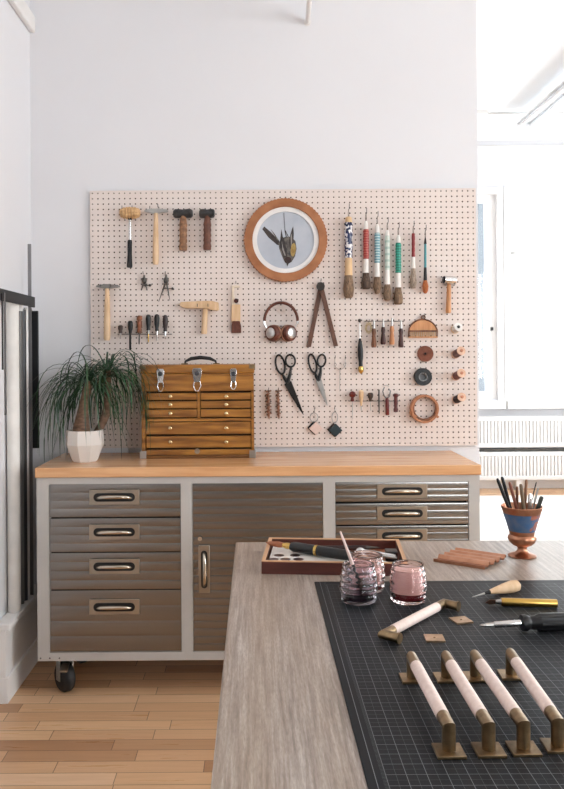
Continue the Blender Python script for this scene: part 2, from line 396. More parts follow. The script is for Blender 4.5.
for x in (1.45, 2.7, 3.95): rb_.part('spacer', MB().bounds(x - .02, x + .02, YF - .12, YF - .07, .394, .441), TRIM)
solo('radiator_pipe', 'dark horizontal pipe in the gap between the two white radiators', 'pipe', MB().cyl((1.35, YF - .136, .4175), (4.05, YF - .136, .4175), .011, n=10), DSTEEL, (2.7, YF - .1, .4175))
T = Thing('ceiling_lamp', 'long white fluorescent lamp under the ceiling at upper right', 'lamp', (2.47, 6.0, HC))
b = MB(); x0 = 2.47; LHZ = 3.545; LE = mat('lamp_enamel', (244, 246, 248), .4)
b.prism([V((x0 - .04, 4.3, LHZ)), V((x0 + .04, 4.3, LHZ)), V((x0 + .045, 4.3, LHZ - .03)), V((x0 + .095, 4.3, LHZ - .05)), V((x0 - .095, 4.3, LHZ - .05)), V((x0 - .045, 4.3, LHZ - .03))], (0, 3.05, 0))
T.part('housing', b, LE)
for dx in (-.05, .05): T.part('lamp_tube', MB().cyl((x0 + dx, 4.34, LHZ - .070), (x0 + dx, 7.31, LHZ - .070), .016, n=12), mat('frosted_tube', (246, 249, 252), .25))
for yy_ in (4.32, 7.33): T.part('tube_holder', MB().bounds(x0 - .075, x0 + .075, yy_ - .02, yy_ + .02, LHZ - .092, LHZ - .05), LE)
for yy_ in (4.9, 6.8): T.part('suspension_rod', MB().cyl((x0, yy_, LHZ - .002), (x0, yy_, HC), .006, n=8), LE)
solo('conduit_pipe', 'thin white conduit crossing the ceiling behind the fluorescent lamp', 'pipe', MB().cyl((1.1, 7.42, HC - .011), (XR, 7.42, HC - .011), .011, n=10), TRIM, (2.7, 7.42, HC))
solo('junction_box', 'small white junction box on the ceiling conduit', 'box', MB().box((2.06, 7.36, HC - .015), (.16, .07, .03)), TRIM, (2.06, 7.36, HC), bevel=.004)
cab = MB().tube([(1.1, YF - .012, 3.50), (1.8, YF - .012, 3.50), (2.15, YF - .012, 3.53), (2.3, YF - .012, 3.56), (XR, YF - .012, 3.56)], .009, 8)
solo('wall_cable', 'white cable running along the top of the far wall', 'cable', cab, TRIM, (2.4, YF - .012, 3.55))
T = Thing('apartment_building', 'pale blue grey building seen through the narrow far window', 'building', (1.2, 15, -6))
T.part('facade', MB().bounds(-2.6, 4.28, 15, 19, -6, 7.5), mat('pale_render', (104, 110, 116), .8, c2=(98, 104, 110), sc3=(1, 1, 1)))
for zz in (-1.6, 1.2, 4.0):
    for x in (-1.6, .4, 2.2, 3.75): T.part('window_frame', MB().bounds(x - .4, x + .4, 14.95, 15.02, zz, zz + 1.5), mat('bldg_window', (96, 112, 124), .2))
# white pipe that comes out of the back wall near the ceiling
T = Thing('overhead_pipe', 'white overhead pipe coming out of the wall above the picture', 'pipe', at_y(307, 25, YW))
p0 = at_y(307.5, 22.5, YW); p1 = V((p0.x - .045, 2.4, p0.z + .012))
T.part('pipe', MB().cyl(p0, p1, .012, n=14), TRIM)
q = p0.lerp(p1, .18); q2 = p0.lerp(p1, .235); T.part('coupling', MB().cyl(q, q2, .0165, n=14), TRIM)
T.part('wall_flange', MB().cyl(p0, p0 + (p1 - p0).normalized() * .006, .017, n=16), TRIM)
T.part('hanger', MB().bounds(p1.x - .012, p1.x + .012, p1.y - .002, p1.y + .03, p1.z - .016, HC), TRIM)

# ------------------------------------------------------------------ pegboard
BX0, BX1, BZ0, BZ1 = -.7775, 1.0513, .9745, 2.1937
PB = Thing('pegboard', 'cream perforated pegboard covering the wall above the steel workbench', 'pegboard', ((BX0 + BX1) / 2, YB, BZ0))
def peg_mesh():
    nx, nz = 72, 48; p = (BX1 - BX0) / nx; q = (BZ1 - BZ0) / nz; r = .0037; th = .005
    v, f = [], []
    for j in range(nz + 1):
        for i in range(nx + 1): v.append((BX0 + i * p, YB, BZ0 + j * q))
    g = lambda i, j: j * (nx + 1) + i
    for j in range(nz):
        for i in range(nx):
            cx, cz = BX0 + (i + .5) * p, BZ0 + (j + .5) * q; o = len(v)
            for y in (YB, YB + th):
                for k in range(8):
                    a = math.radians(225 + 45 * k); v.append((cx + r * math.cos(a), y, cz + r * math.sin(a)))
            c4 = [g(i, j), g(i + 1, j), g(i + 1, j + 1), g(i, j + 1)]
            for k in range(4):
                f.append([c4[k], c4[(k + 1) % 4], o + (2 * k + 2) % 8, o + 2 * k + 1, o + 2 * k])
            for k in range(8): f.append([o + k, o + (k + 1) % 8, o + 8 + (k + 1) % 8, o + 8 + k])
    b = MB(); b.v = [V(x) for x in v]; b.f = f
    e = 16e-4
    # edges of the sheet
    cs = [g(0, 0), g(nx, 0), g(nx, nz), g(0, nz)]; o = len(b.v)
    b.v += [V((BX0, YB + th, BZ0)), V((BX1, YB + th, BZ0)), V((BX1, YB + th, BZ1)), V((BX0, YB + th, BZ1))]
    runs = [[g(i, 0) for i in range(nx + 1)], [g(nx, j) for j in range(nz + 1)], [g(i, nz) for i in range(nx, -1, -1)], [g(0, j) for j in range(nz, -1, -1)]]
    for k, r_ in enumerate(runs): b.f.append(r_ + [o + (k + 1) % 4, o + k])
    return b
sheet = PB.part('perforated_sheet', peg_mesh(), PEG, smooth=False)
sheet.data.materials.append(HARDB)                  # only the front face is painted: drilled holes show the bare board
sheet.data.polygons.foreach_set('material_index', [1 if abs(p.normal.y) < .5 and p.area < 2e-5 else 0 for p in sheet.data.polygons])
PB.part('backing_sheet', MB().bounds(BX0 + .021, BX1 - .021, YB + .010, YB + .013, BZ0 + .021, BZ1 - .021), HARDB, smooth=False)  # brown sheet added behind the holes to make them look dark
for x0, x1, z0, z1 in ((BX0, BX1, BZ0, BZ0 + .02), (BX0, BX1, BZ1 - .02, BZ1), (BX0, BX0 + .02, BZ0 + .02, BZ1 - .02), (BX1 - .02, BX1, BZ0 + .02, BZ1 - .02)):
    PB.part('batten', MB().bounds(x0, x1, YB + .0052, YW, z0, z1), mat('batten_wood', (150, 140, 128), .8))
def hook(x, y, L=.03, m=DSTEEL, up=2.2):
    a = bp(x, y, 0); PB.part('peg_hook', MB().tube([a + V((0, .004, .004)), a + V((0, -.002, .0)), a + V((0, -L + .006, -.002)), a + V((0, -L, .001)), a + V((0, -L - .001, up * S))], .0016, 6), m)
def rail(x0, x1, y, d=.028):
    a, b = bp(x0, y, d), bp(x1, y, d); a.y = b.y = YB - d
    PB.part('tool_rail', MB().tube([V((a.x, YB + .003, a.z)), V((a.x, YB - d, a.z)), V((b.x, YB - d, b.z)), V((b.x, YB + .003, b.z))], .002, 6), DSTEEL)

# ---- helpers in photo pixels on the board plane
def bl(mb, p0, p1, prof, d, n=14):                   # lathe along a px line; prof (t, r_px)
    return mb.axis(bp(*p0, d), bp(*p1, d), [(t_, r * S) for t_, r in prof], n)
def bt(mb, pts, d, r, n=8, closed=False):            # tube through px points, r in px
    P = [bp(p[0], p[1], p[2] if len(p) > 2 else d) for p in pts]
    return mb.tube(P, [x * S for x in r] if isinstance(r, (list, tuple)) else r * S, n, closed)
def bpr(mb, pts, d0, d1):                            # prism from a px outline between depths d0 < d1
    P = [bp(x, y, (d0 + d1) / 2) for x, y in pts]
    for p in P: p.y = YB - d0
    return mb.prism(P, (0, -(d1 - d0), 0))
def ellp(cx, cy, rx, ry, n=20, rot=0., a0=0, a1=360, closed=True):
    out = []; R = math.radians(rot)
    for k in range(n if closed else n + 1):
        a = math.radians(a0 + (a1 - a0) * k / n); x, y = rx * math.cos(a), ry * math.sin(a)
        out.append((cx + x * math.cos(R) - y * math.sin(R), cy + x * math.sin(R) + y * math.cos(R)))
    return out

# ---- row 1: hammers
D = .030
T = Thing('mallet', 'mallet with ribbed blond round head and black rubber grip', 'mallet', bp(130, 240, D))
b = MB(); c = bp(130, 213, D)
prof = [(.001, -10.2 * S)]
for k in range(29):
    t_ = -1 + 2 * k / 28; prof.append(((6.0 - 2.6 * abs(t_) ** 3.2) * S * (1.03 if k % 4 in (1, 2) else .93), t_ * 10 * S))
b.lathe(prof + [(.001, 10.2 * S)], 24, M.Translation(c) @ M.Rotation(PI / 2, 4, 'Y'))
T.part('head', b, mat('rawhide', (214, 176, 128), .6, c2=(182, 142, 98), sc3=(25, 90, 90)))
T.part('collar', bl(MB(), (130, 217.5), (130, 220), [(0, 3), (1, 1.6)], D), BLACKI)
T.part('shaft', bl(MB(), (130, 218), (130, 242), [(0, 1.3), (1, 1.5)], D), CHROME)
T.part('grip', bl(MB(), (129.8, 240), (129.6, 267.5), [(0, 1.8), (.05, 2.3), (.5, 2.2), (.95, 2.8), (1, 2.4)], D), RUBBER)
hook(123.5, 209.5, .045); hook(133.5, 209.5, .045)
def cross_hammer(name, label, x, yh, hw, yend, headm, hx0, hx1, w0=2.0, w1=2.6):
    T = Thing(name, label, 'hammer', bp(x, (yh + yend) / 2, D))
    b = MB(); bpr(b, [(x - hx0, yh), (x - hx0 + 1, yh - .9), (x - 3, yh - 2.0), (x + 3, yh - 2.0), (x + hx1 - 1, yh - 1.2), (x + hx1, yh - .5), (x + hx1, yh + .8), (x + 3, yh + 2.2), (x - 3, yh + 2.2), (x - hx0, yh + .6)], D - 2.4 * S, D + 2.4 * S)
    T.part('head', b, headm)
    T.part('handle', bl(MB(), (x, yh - 1.5), (x - .3, yend), [(0, 1.9), (.12, 2.1), (.4, w0 + .6), (.7, w1 + .4), (.95, w1 + .5), (1, w1 - .2)], D), LWOOD)
    return T
cross_hammer('hammer', 'slim steel cross head hammer with blond handle, right of the ribbed mallet', 156, 211, 24, 264.5, STEEL, 11.5, 12)
hook(151, 210, .045); hook(159, 208, .045)
cross_hammer('hammer', 'long blond handled hammer low at the left edge of the pegboard', 107.3, 286.3, 22, 340.5, mat('worn_steel', (140, 138, 134), .4, 1.), 11, 12, 2.3, 2.8)
hook(102, 287, .045); hook(112, 287, .045)
for x, ye, hw, hm, lab in ((183, 250.5, 9.6, BWOOD, 'wide black round headed mallet with carved light brown handle'), (207, 250, 7.6, mat('carved_dark', (118, 76, 58), .6, c2=(84, 52, 42), sc3=(60, 60, 30)), 'smallest black headed mallet in the top row, with reddish brown handle')):
    T = Thing('mallet', lab, 'mallet', bp(x, 232, D))
    b = MB(); c = bp(x, 213.5, D); R = hw
    b.lathe([(.001, -R * S), (2.9 * S, -R * S), (4.4 * S, -R * .85 * S), (4.6 * S, -R * .5 * S), (4.0 * S, 0), (4.6 * S, R * .5 * S), (4.4 * S, R * .85 * S), (2.9 * S, R * S), (.001, R * S)], 12, M.Translation(c) @ M.Rotation(PI / 2, 4, 'Y'))
    T.part('head', b, mat('black_rawhide', (34, 33, 34), .5, c2=(62, 60, 60), sc3=(50, 50, 50)))
    pr = [(0, 2.8), (.2, 3.2)] + [(.25 + .07 * k, 4.1 if k % 2 else 3.5) for k in range(10)] + [(.97, 3.9), (1, 3.7)]
    hm2 = mat('carved_light', (160, 118, 86), .6, c2=(112, 78, 56), sc3=(60, 60, 60)) if x == 183 else hm
    T.part('handle', bl(MB(), (x + .4, 213), (x + .2, ye), pr, D), hm2)
    hook(x - 4, 217.5, .045); hook(x + 4.5, 217.5, .045)

# ---- dividers
def divider(name, label, x, y0, yj, legs, screw):
    T = Thing(name, label, 'dividers', bp(x, y0, .012))
    T.part('spring_head', bl(MB(), (x, y0 - 2.5), (x, yj), [(0, .9), (.3, 1.0), (.35, 2.1), (.6, 2.6), (.8, 2.2), (1, 1.4)], .013, 12), DSTEEL)
    for (lx, ly), (kx, ky) in legs: T.part('leg', bt(MB(), [(x + (.5 if lx > x else -.5), yj - 1), (kx, ky), (lx, ly)], .012, [1.0, .8, .25], 6), DSTEEL)
    T.part('adjusting_screw', bt(MB(), [(screw[0], screw[2]), (screw[1], screw[2])], .012, .45, 6), DSTEEL)
    T.part('thumb_nut', bt(MB(), [(screw[1] - 2.4, screw[2]), (screw[1] - .8, screw[2])], .012, 1.3, 10), DSTEEL)
divider('spring_dividers', 'small dark spring dividers under the blond hammer', 144.2, 277.5, 284, [((141.3, 290.5), (142.6, 286.5)), ((147.4, 290.5), (146, 286.5))], (142.6, 151.5, 285.3))
hook(143.6, 274, .022)
divider('spring_dividers', 'larger spring dividers with long spread legs', 166.2, 277, 284, [((158.6, 302), (163, 290)), ((169.8, 300.5), (168, 290)),], (163.5, 174, 288.6))
hook(165.8, 274, .022)

# ---- blond T mallet
T = Thing('wooden_mallet', 'blond wooden T shaped mallet with long tapered head', 'mallet', bp(203, 318, .02))
T.part('head', bpr(MB(), [(179.5, 304.5), (181, 302.2), (199, 301.2), (212, 301.0), (218.6, 302.6), (219, 310), (216.5, 311), (206, 308.6), (186, 308.4), (181, 306.8)], .006, .038), LWOOD, bevel=.003)
T.part('handle', bl(MB(), (205.6, 305), (204, 334), [(0, 2.4), (.5, 2.8), (.94, 3.0), (1, 2.6)], .022), LWOOD)
hook(198, 306.5, .048); hook(208.5, 306.5, .048)

# ---- brush with leather end and wooden clamp
T = Thing('leather_tool', 'pale wooden tool with a brown screw and dark brown leather end', 'tool', bp(236, 308, .012))
T.part('body', bpr(MB(), [(231.6, 306), (232, 304.5), (240.4, 304.5), (240.4, 323), (231.4, 323)], .003, .018), LWOOD, bevel=.002)
T.part('arm', bpr(MB(), [(231.8, 304.5), (231.8, 285.5), (239.6, 285.5), (239.6, 287.4), (233.8, 287.8), (234.2, 298), (236, 304.5)], .004, .016), mat('pale_frame', (232, 216, 194), .5), bevel=.001)
T.part('clamp_screw', MB().cyl(bp(236.2, 300.8, .003), bp(236.2, 300.8, .024), 2.3 * S, n=16), DWOOD)
T.part('leather_end', bpr(MB(), [(232.4, 321), (239.8, 321), (241.2, 326), (241.2, 333), (231.4, 333), (231.4, 326)], .001, .022), LEATHER, bevel=.003)
hook(236, 283.5, .022)

# ---- round framed picture
T = Thing('round_picture', 'round brown framed picture of a hanging bird', 'picture', bp(285.3, 240, .01))
c = bp(285.6, 240.2, .015); c.y = YB
T.part('frame', MB().ring(c, 41.4 * S, 33 * S, .002, .030, 144, 72, .0018), FRWOOD, smooth=True, bevel=.002)
T.part('mount', MB().ring(c, 33.2 * S, 28.4 * S, .002, .022, 72), mat('white_mount', (236, 234, 232), .6))
pr_ = MB(); pr_.rings([[c + V((28.6 * S * math.cos(2 * PI * k / 64), -d, 28.6 * S * math.sin(2 * PI * k / 64))) for k in range(64)] for d in (.002, .016)])
pic = T.part('print', pr_, mat('grey_sky_print', (190, 194, 202), .5, c2=(168, 176, 188), sc3=(7, 7, 7), lo=.3, hi=.7), smooth=False)
def pf(name, pts, d, m): return T.part(name, bpr(MB(), pts, .0158, d), m, pic, smooth=False)
BG = mat('bird_feather', (60, 58, 60), .7, c2=(112, 106, 98), sc3=(60, 60, 60))
BD = mat('bird_dark_feather', (44, 40, 42), .7, c2=(70, 62, 60), sc3=(70, 70, 70))
pf('bird_tail', [(262.3, 229.2), (264.2, 226.4), (271, 232.3), (278.6, 240.5), (281.5, 246), (277, 244.8), (268.5, 237.5)], .0172, BD)
pf('tail_feather', [(270.5, 229), (274.5, 233.6), (280, 242), (277.5, 240.5)], .0176, BG)
pf('bird_body', [(278.5, 243.5), (281.5, 238.5), (286, 236.6), (291, 236.8), (295.4, 241), (296.6, 249), (295, 256.5), (291.5, 262), (287.5, 264.2), (284.3, 261), (281.6, 255), (279.3, 249)], .0176, BG)
pf('bird_wing', [(279.6, 245), (280.6, 236), (281.4, 229), (282.8, 236.5), (284.3, 240), (286.4, 249), (287.4, 258), (284.4, 256.5), (281.4, 251)], .0182, BD)
pf('bird_wing', [(289, 240), (290.6, 233.5), (292.2, 228.6), (293.2, 226.4), (293.8, 234), (293.3, 243), (291.3, 251), (289.4, 247)], .0182, BD)
pf('wing_feather', [(281.8, 241), (283, 247), (285.8, 255.5), (284.6, 255.8), (282.2, 249.5)], .0186, mat('bird_grey_feather', (146, 142, 138), .7))
pf('wing_feather', [(290.6, 236.5), (291.8, 233), (292.2, 242), (290.9, 247.5)], .0186, mat('bird_grey_feather', (146, 142, 138)))
pf('bird_leg', [(284.5, 230.5), (285.2, 230.5), (287.2, 239), (286.4, 239)], .0174, BD)
pf('bird_leg', [(284.8, 230.5), (285.6, 230.5), (289.6, 238.4), (288.8, 238.6)], .0174, BD)
pf('bird_belly', ellp(293.2, 249.8, 2.6, 6.8, 18, 6), .0186, mat('bird_yellow', (176, 152, 92), .7, c2=(140, 112, 62), sc3=(60, 60, 60)))
pf('bird_head', ellp(287.8, 260.2, 3.6, 3.4, 16), .0188, mat('bird_head', (70, 48, 44), .7, c2=(46, 34, 34), sc3=(60, 60, 60)))
pf('bird_beak', [(286.2, 262.6), (289, 262.8), (287.4, 266.6)], .0190, BD)
pf('hanging_string', [(283.5, 213), (284.1, 213), (285.4, 231), (284.7, 231)], .0170, mat('grey_string', (120, 120, 126), .7))
hook(285.3, 203.5, .001)

# ---- headphones
T = Thing('headphones', 'brown leather headphones with silver ear cups', 'headphones', bp(281, 322, .03))
arc = ellp(281, 321, 16.6, 18.4, 22, 0, 180, 360, False)
rr = []
for (x, y) in arc: rr.append(bp(x, y, .030))
bnd = MB()
R_ = []
for i, p in enumerate(rr):
    tdir = (rr[min(i + 1, len(rr) - 1)] - rr[max(i - 1, 0)]).normalized(); nrm = V((0, 1, 0)).cross(tdir).normalized()
    R_.append([p + nrm * (1.5 * S * math.cos(a)) + V((0, 1, 0)) * (.013 * math.sin(a)) for a in [2 * PI * k / 10 for k in range(10)]])
bnd.rings(R_); T.part('headband', bnd, LEATHER)
for sx in (-1, 1):
    T.part('slider', bt(MB(), [(281 + sx * 16.6, 318.5), (281 + sx * 16.9, 323), (281 + sx * 14.5, 328)], .03, [1.5, 1.4, .8], 8), CHROME)
    cc = bp(281 + sx * 7.6, 333.2, .03); ax = V((sx * .62, -.78, .02)).normalized()
    inn = cc - ax * .024
    cup = T.part('ear_cup', MB().axis(cc - ax * .004, cc + ax * .022, [(0, .036), (.15, .039), (.7, .038), (.95, .034), (1, .030)], 28), LEATHER)
    T.part('ear_cushion', MB().axis(inn, cc - ax * .007, [(0, .028), (.2, .037), (.6, .040), (1, .036)], 28), mat('dark_cushion', (70, 34, 28), .5))
    T.part('trim_ring', MB().axis(cc - ax * .0075, cc - ax * .0035, [(0, .0405), (1, .0405)], 28), mat('tan_ring', (196, 152, 124), .5))
    T.part('cap', MB().axis(cc + ax * .020, cc + ax * .027, [(0, .025), (.7, .025), (1, .022)], 28), mat('brushed_silver', (222, 220, 218), .3, 1.), cup)
hook(281, 302, .05)

# ---- big wooden dividers
T = Thing('wooden_dividers', 'large open pair of dark wooden V shaped dividers', 'dividers', bp(321, 284, .012))
for x1 in (309, 335.8): T.part('leg', bpr(MB(), [(321 - 2.4, 287), (321 + 2.4, 287), (x1 + 2.3, 346), (x1 - 2.1, 346.5)] if x1 > 321 else [(321 - 2.6, 287), (321 + 2.2, 287), (x1 + 1.9, 347), (x1 - 2.4, 347)], *((.003, .012) if x1 < 321 else (.0125, .021))), mat('walnut', (104, 70, 54), .5, c2=(80, 52, 40), sc3=(50, 50, 8)), bevel=.001)
T.part('hinge', MB().cyl(bp(320.6, 286.3, .002), bp(320.6, 286.3, .026), 4.2 * S, n=24), DSTEEL, bevel=.002)
hook(320.6, 281.2, .03)

# ---- hanging paint brushes
def hang_brush(label, x, parts, ytop, d, tilt=0.):
    T = Thing('paint_brush', label, 'brush', bp(x, ytop, d), group=None)
    for nm, y0, y1, prof, m in parts:
        T.part(nm, bl(MB(), (x + tilt * (y0 - ytop), y0), (x + tilt * (y1 - ytop), y1), prof, d, 16), m)
    T.part('hanging_loop', bt(MB(), [(x - .25, ytop + 1), (x - .5, ytop - 4), (x, ytop - 7.5), (x + .5, ytop - 4), (x + .25, ytop + 1)], d, .28, 6), mat('cord', (120, 108, 98), .8))
    hook(x, ytop - 7, d, up=5)
tuft = lambda w0, w1, w2: [(0, w0), (.15, w0 + .2), (.6, w1), (.92, w2), (1, w2 * .7)]
hang_brush('biggest hanging brush with blue and white patterned porcelain handle', 348.6, [
    ('tip', 216.5, 222.5, [(0, 1.2), (.2, 3.2), (1, 3.4)], mat('pale_maple', (220, 184, 140), .5)), ('handle', 222.5, 258, [(0, 3.5), (.07, 4.4), (.13, 3.6), (.3, 4.3), (.5, 3.6), (.7, 4.4), (.85, 3.7), (1, 4.2)], BLUEW),
    ('ferrule', 258, 275.5, [(0, 3.2), (.1, 3.6), (1, 3.9)], mat('pale_maple', (220, 184, 140))), ('bristles', 275.5, 298, tuft(4.0, 5.6, 4.6), BRIS)], 216.5, .027)
R1 = stripes('red_white_stripes', (150, 38, 32), (180, 96, 82), .0116, .30)
B1 = stripes('blue_white_stripes', (104, 150, 160), (184, 204, 206), .0126, .36)
G1 = stripes('pale_green_stripes', (196, 206, 196), (158, 182, 172), .030, .35)
T1 = stripes('teal_stripes', (16, 120, 100), (40, 156, 134), .0126, .4)
def ribbed(n_, r): return [(0, r * .9)] + [((k + .5) / n_, r * (1.06 if k % 2 else .92)) for k in range(n_)] + [(1, r * .95)]
hang_brush('brush with red striped handle and short dark bristles', 366, [('tip', 221, 229.5, [(0, .8), (.3, 2.0), (1, 2.4)], WHITEP), ('handle', 229.5, 259, ribbed(18, 2.9), R1), ('ferrule', 259, 273, [(0, 2.4), (1, 2.8)], WHITEP), ('bristles', 273, 289, tuft(3.2, 4.9, 4.6), DBRIS)], 221, .024)
hang_brush('brush with light blue striped handle, right of the red striped one', 377.3, [('tip', 224, 233, [(0, .8), (.3, 2.0), (1, 2.5)], WHITEP), ('handle', 233, 263, ribbed(18, 2.9), B1), ('ferrule', 263, 277, [(0, 2.4), (1, 2.8)], WHITEP), ('bristles', 277, 294, tuft(3.1, 4.3, 2.6), BRIS)], 224, .024)
hang_brush('brush with whitish pale green handle between blue and teal brushes', 387.4, [('tip', 230, 236, [(0, .8), (.3, 1.8), (1, 2.3)], WHITEP), ('handle', 236, 270, ribbed(10, 2.5), G1), ('ferrule', 270, 284.5, [(0, 2.4), (1, 2.8)], WHITEP), ('bristles', 284.5, 300.5, tuft(3.0, 4.2, 3.6), BRIS)], 230, .024)
hang_brush('brush with deep teal ribbed handle', 398.3, [('tip', 235, 243, [(0, .8), (.3, 1.9), (1, 2.4)], WHITEP), ('handle', 243, 273, ribbed(18, 2.9), T1), ('ferrule', 273, 287.5, [(0, 2.5), (1, 2.9)], WHITEP), ('bristles', 287.5, 304.5, tuft(3.1, 4.6, 4.4), BRIS)], 235, .024)
hang_brush('slim brush with dark red handle and pointed fan of pale bristles', 413.3, [('handle', 233.5, 257, ribbed(8, 1.7), mat('dark_red_lacquer', (140, 42, 44), .35)), ('ferrule', 257, 268.5, [(0, 1.6), (1, 2.2)], WHITEP), ('bristles', 268.5, 288.5, tuft(2.2, 3.4, 2.8), mat('pale_bristle', (176, 160, 144), .8, c2=(112, 96, 84), sc3=(420, 420, 14), lo=.4, hi=.6))], 233.5, .02)
hang_brush('slim black and turquoise brush with orange tuft, rightmost of the hanging brushes', 425.3, [('tip', 237.5, 244, [(0, .6), (1, 1.5)], BLACK), ('handle', 244, 267.5, [(0, 1.2), (.5, 1.3), (1, 1.3)], mat('turquoise_lacquer', (70, 150, 158), .3)), ('ferrule', 267.5, 280.5, [(0, 1.4), (1, 1.9)], BLACK), ('bristles', 280.5, 293.5, [(0, 1.9), (.45, 3.2), (.8, 2.7), (1, 1.2)], OBRIS)], 237.5, .02)

# ---- steel cylinder headed hammer at the right
T = Thing('hammer', 'short hammer with chrome cylinder head and tan handle at the right', 'hammer', bp(449, 290, .022))
b = MB(); c0, c1 = bp(444.2, 279.8, .022), bp(455.8, 280.6, .022)
T.part('head', b.axis(c0, c1, [(0, 3.6 * S), (.04, 4.1 * S), (.5, 4.1 * S), (.96, 4.1 * S), (1, 3.8 * S)], 24), CHROME)
T.part('end_cap', MB().axis(c0 + V((-.006, 0, 0)), c0 + V((.0005, 0, 0)), [(0, 3.2 * S), (1, 3.9 * S)], 20), BLACKI)
T.part('handle', bl(MB(), (449, 284), (448.2, 313), [(0, 1.8), (.15, 2.1), (.6, 2.3), (.93, 2.7), (1, 2.3)], .022), MWOOD)
hook(445, 285, .035); hook(453, 285.5, .035)

# ---- screwdriver rail on the left
rail(118, 171, 334.2)
def rail_tool(label, x, y0, y1, prof, m, shaft, ferr=None, d=.028, name='screwdriver', cat='screwdriver', group=None):
    T = Thing(name, label, cat, bp(x, y1, d), group=group)
    T.part('handle', bl(MB(), (x, y0), (x, y1), prof, d, 14), m)
    if ferr: T.part('ferrule', bl(MB(), (x, y1 - .2), (x, y1 + ferr[0]), [(0, ferr[1]), (1, ferr[1] * .85)], d, 12), ferr[2])
    ys = y1 + (ferr[0] if ferr else 0) - .2
    T.part('shaft', bl(MB(), (x, ys), (x + shaft[2], ys + shaft[0]), [(0, shaft[1]), (.9, shaft[1]), (1, shaft[1] * .6)], d, 10), shaft[3])
han = [(0, 1.0), (.06, 2.2), (.25, 2.7), (.6, 2.4), (.85, 1.7), (.93, 2.0), (1, 1.9)]
rail_tool('shortest screwdriver with small dark knob handle, leftmost on the left rail', 120.5, 325.2, 333.2, [(0, 1.2), (.1, 2.3), (.45, 2.4), (.7, 1.6), (1, 1.9)], mat('dark_knob', (66, 50, 44), .5), (4, .6, 0, STEEL), (1.6, 1.5, STEEL))
rail_tool('black screwdriver with a thick long black shaft, second on the left rail', 130.3, 320.8, 330.5, [(0, 1.4), (.1, 2.3), (.5, 2.6), (.85, 2.3), (1, 1.8)], BLACK, (17, 1.1, 0, BLACKI), (3, 1.7, BLACKI))
rail_tool('brown turned wooden handled driver on the left rail', 139.4, 315.5, 333, [(0, 1.4), (.06, 2.6), (.2, 2.9), (.3, 2.1), (.45, 2.7), (.6, 2.8), (.72, 2.0), (.85, 2.6), (1, 2.2)], mat('speckled_wood', (150, 92, 62), .4, c2=(96, 56, 38), sc3=(60, 60, 60)), (10, .7, -.3, DSTEEL), (1.5, 1.5, DSTEEL))
rail_tool('black bulb handled driver with a brass shaft', 148.4, 314.5, 330.2, han, BLACK, (9, .6, 0, GOLD), (3.6, 1.4, STEEL))
rail_tool('black bulb handled driver with a steel shaft, between brass and brownish ones', 156.9, 314.2, 331, han, BLACK, (6.5, .6, .3, STEEL), (3.6, 1.4, CHROME))
rail_tool('brownish black handled driver, rightmost on the left rail', 165.3, 315, 331.5, han, mat('brown_black', (50, 36, 36), .4), (4, .7, 0, CHROME), (3.8, 1.5, CHROME))

# ---- knife with bulb handle and the row of punches
T = Thing('burnisher', 'long black handled tool with brass end cap', 'tool', bp(360, 345, .02))
T.part('handle', bl(MB(), (360, 338.5), (360.8, 366.5), [(0, 1.3), (.1, 1.7), (.4, 2.7), (.65, 2.7), (.85, 2.0), (1, 2.1)], .02), BLACK)
T.part('shaft', bl(MB(), (359.7, 322), (360, 339), [(0, .45), (1, .5)], .02, 8), STEEL)
T.part('eye', MB().ell(bp(359.6, 320.5, .02), (1.7 * S, 1.7 * S, 1.7 * S), 12, 8), DSTEEL)
T.part('end_cap', bl(MB(), (360.8, 366.4), (361, 374), [(0, 2.2), (.3, 2.9), (.7, 2.5), (1, .4)], .02), GOLD)
hook(359.6, 322.6, .026)
T = Thing('wire_coil', 'small tangled coil of thin gold wire beside the punches', 'wire', bp(368, 328, .012))
pts = []
for k in range(60):
    a = k * .62; r = 3.6 * (.75 + .25 * math.sin(k * 1.7)); pts.append((368.6 + r * math.cos(a), 328 + 1.6 * r * math.sin(a) , .006 + .010 * (k / 60)))
T.part('wire', bt(MB(), pts, .01, .22, 5), mat('thin_gold_wire', (200, 180, 140), .35, .8))
hook(368.6, 321.6, .02)
rail(365.5, 404, 321.2)
for x, y0, y1, m, lab in ((373.9, 328.5, 347.5, BWOOD, 'brown punch with turned handle, leftmost of the four punches'), (383.2, 327, 344.5, DWOOD, 'dark brown punch with bulb handle, second of the four punches'), (392, 326, 344.6, mat('orange_wood', (196, 136, 94), .5), 'light tan wooden punch, third of the four punches'), (401, 328.5, 347.5, DWOOD, 'dark red brown punch, rightmost of the four punches')):
    T = Thing('leather_punch', lab, 'punch', bp(x, y0, .028))
    T.part('handle', bl(MB(), (x, y0), (x - .1, y1), [(0, 1.7), (.2, 2.2), (.35, 1.7), (.5, 2.0), (.75, 2.5), (.93, 2.6), (1, 2.0)], .028), m)
    T.part('blade', bl(MB(), (x, y0 + .3), (x + .1, y0 - 8), [(0, 1.5), (.4, 1.3), (.6, .8), (1, 1.0)], .028, 12), STEEL)

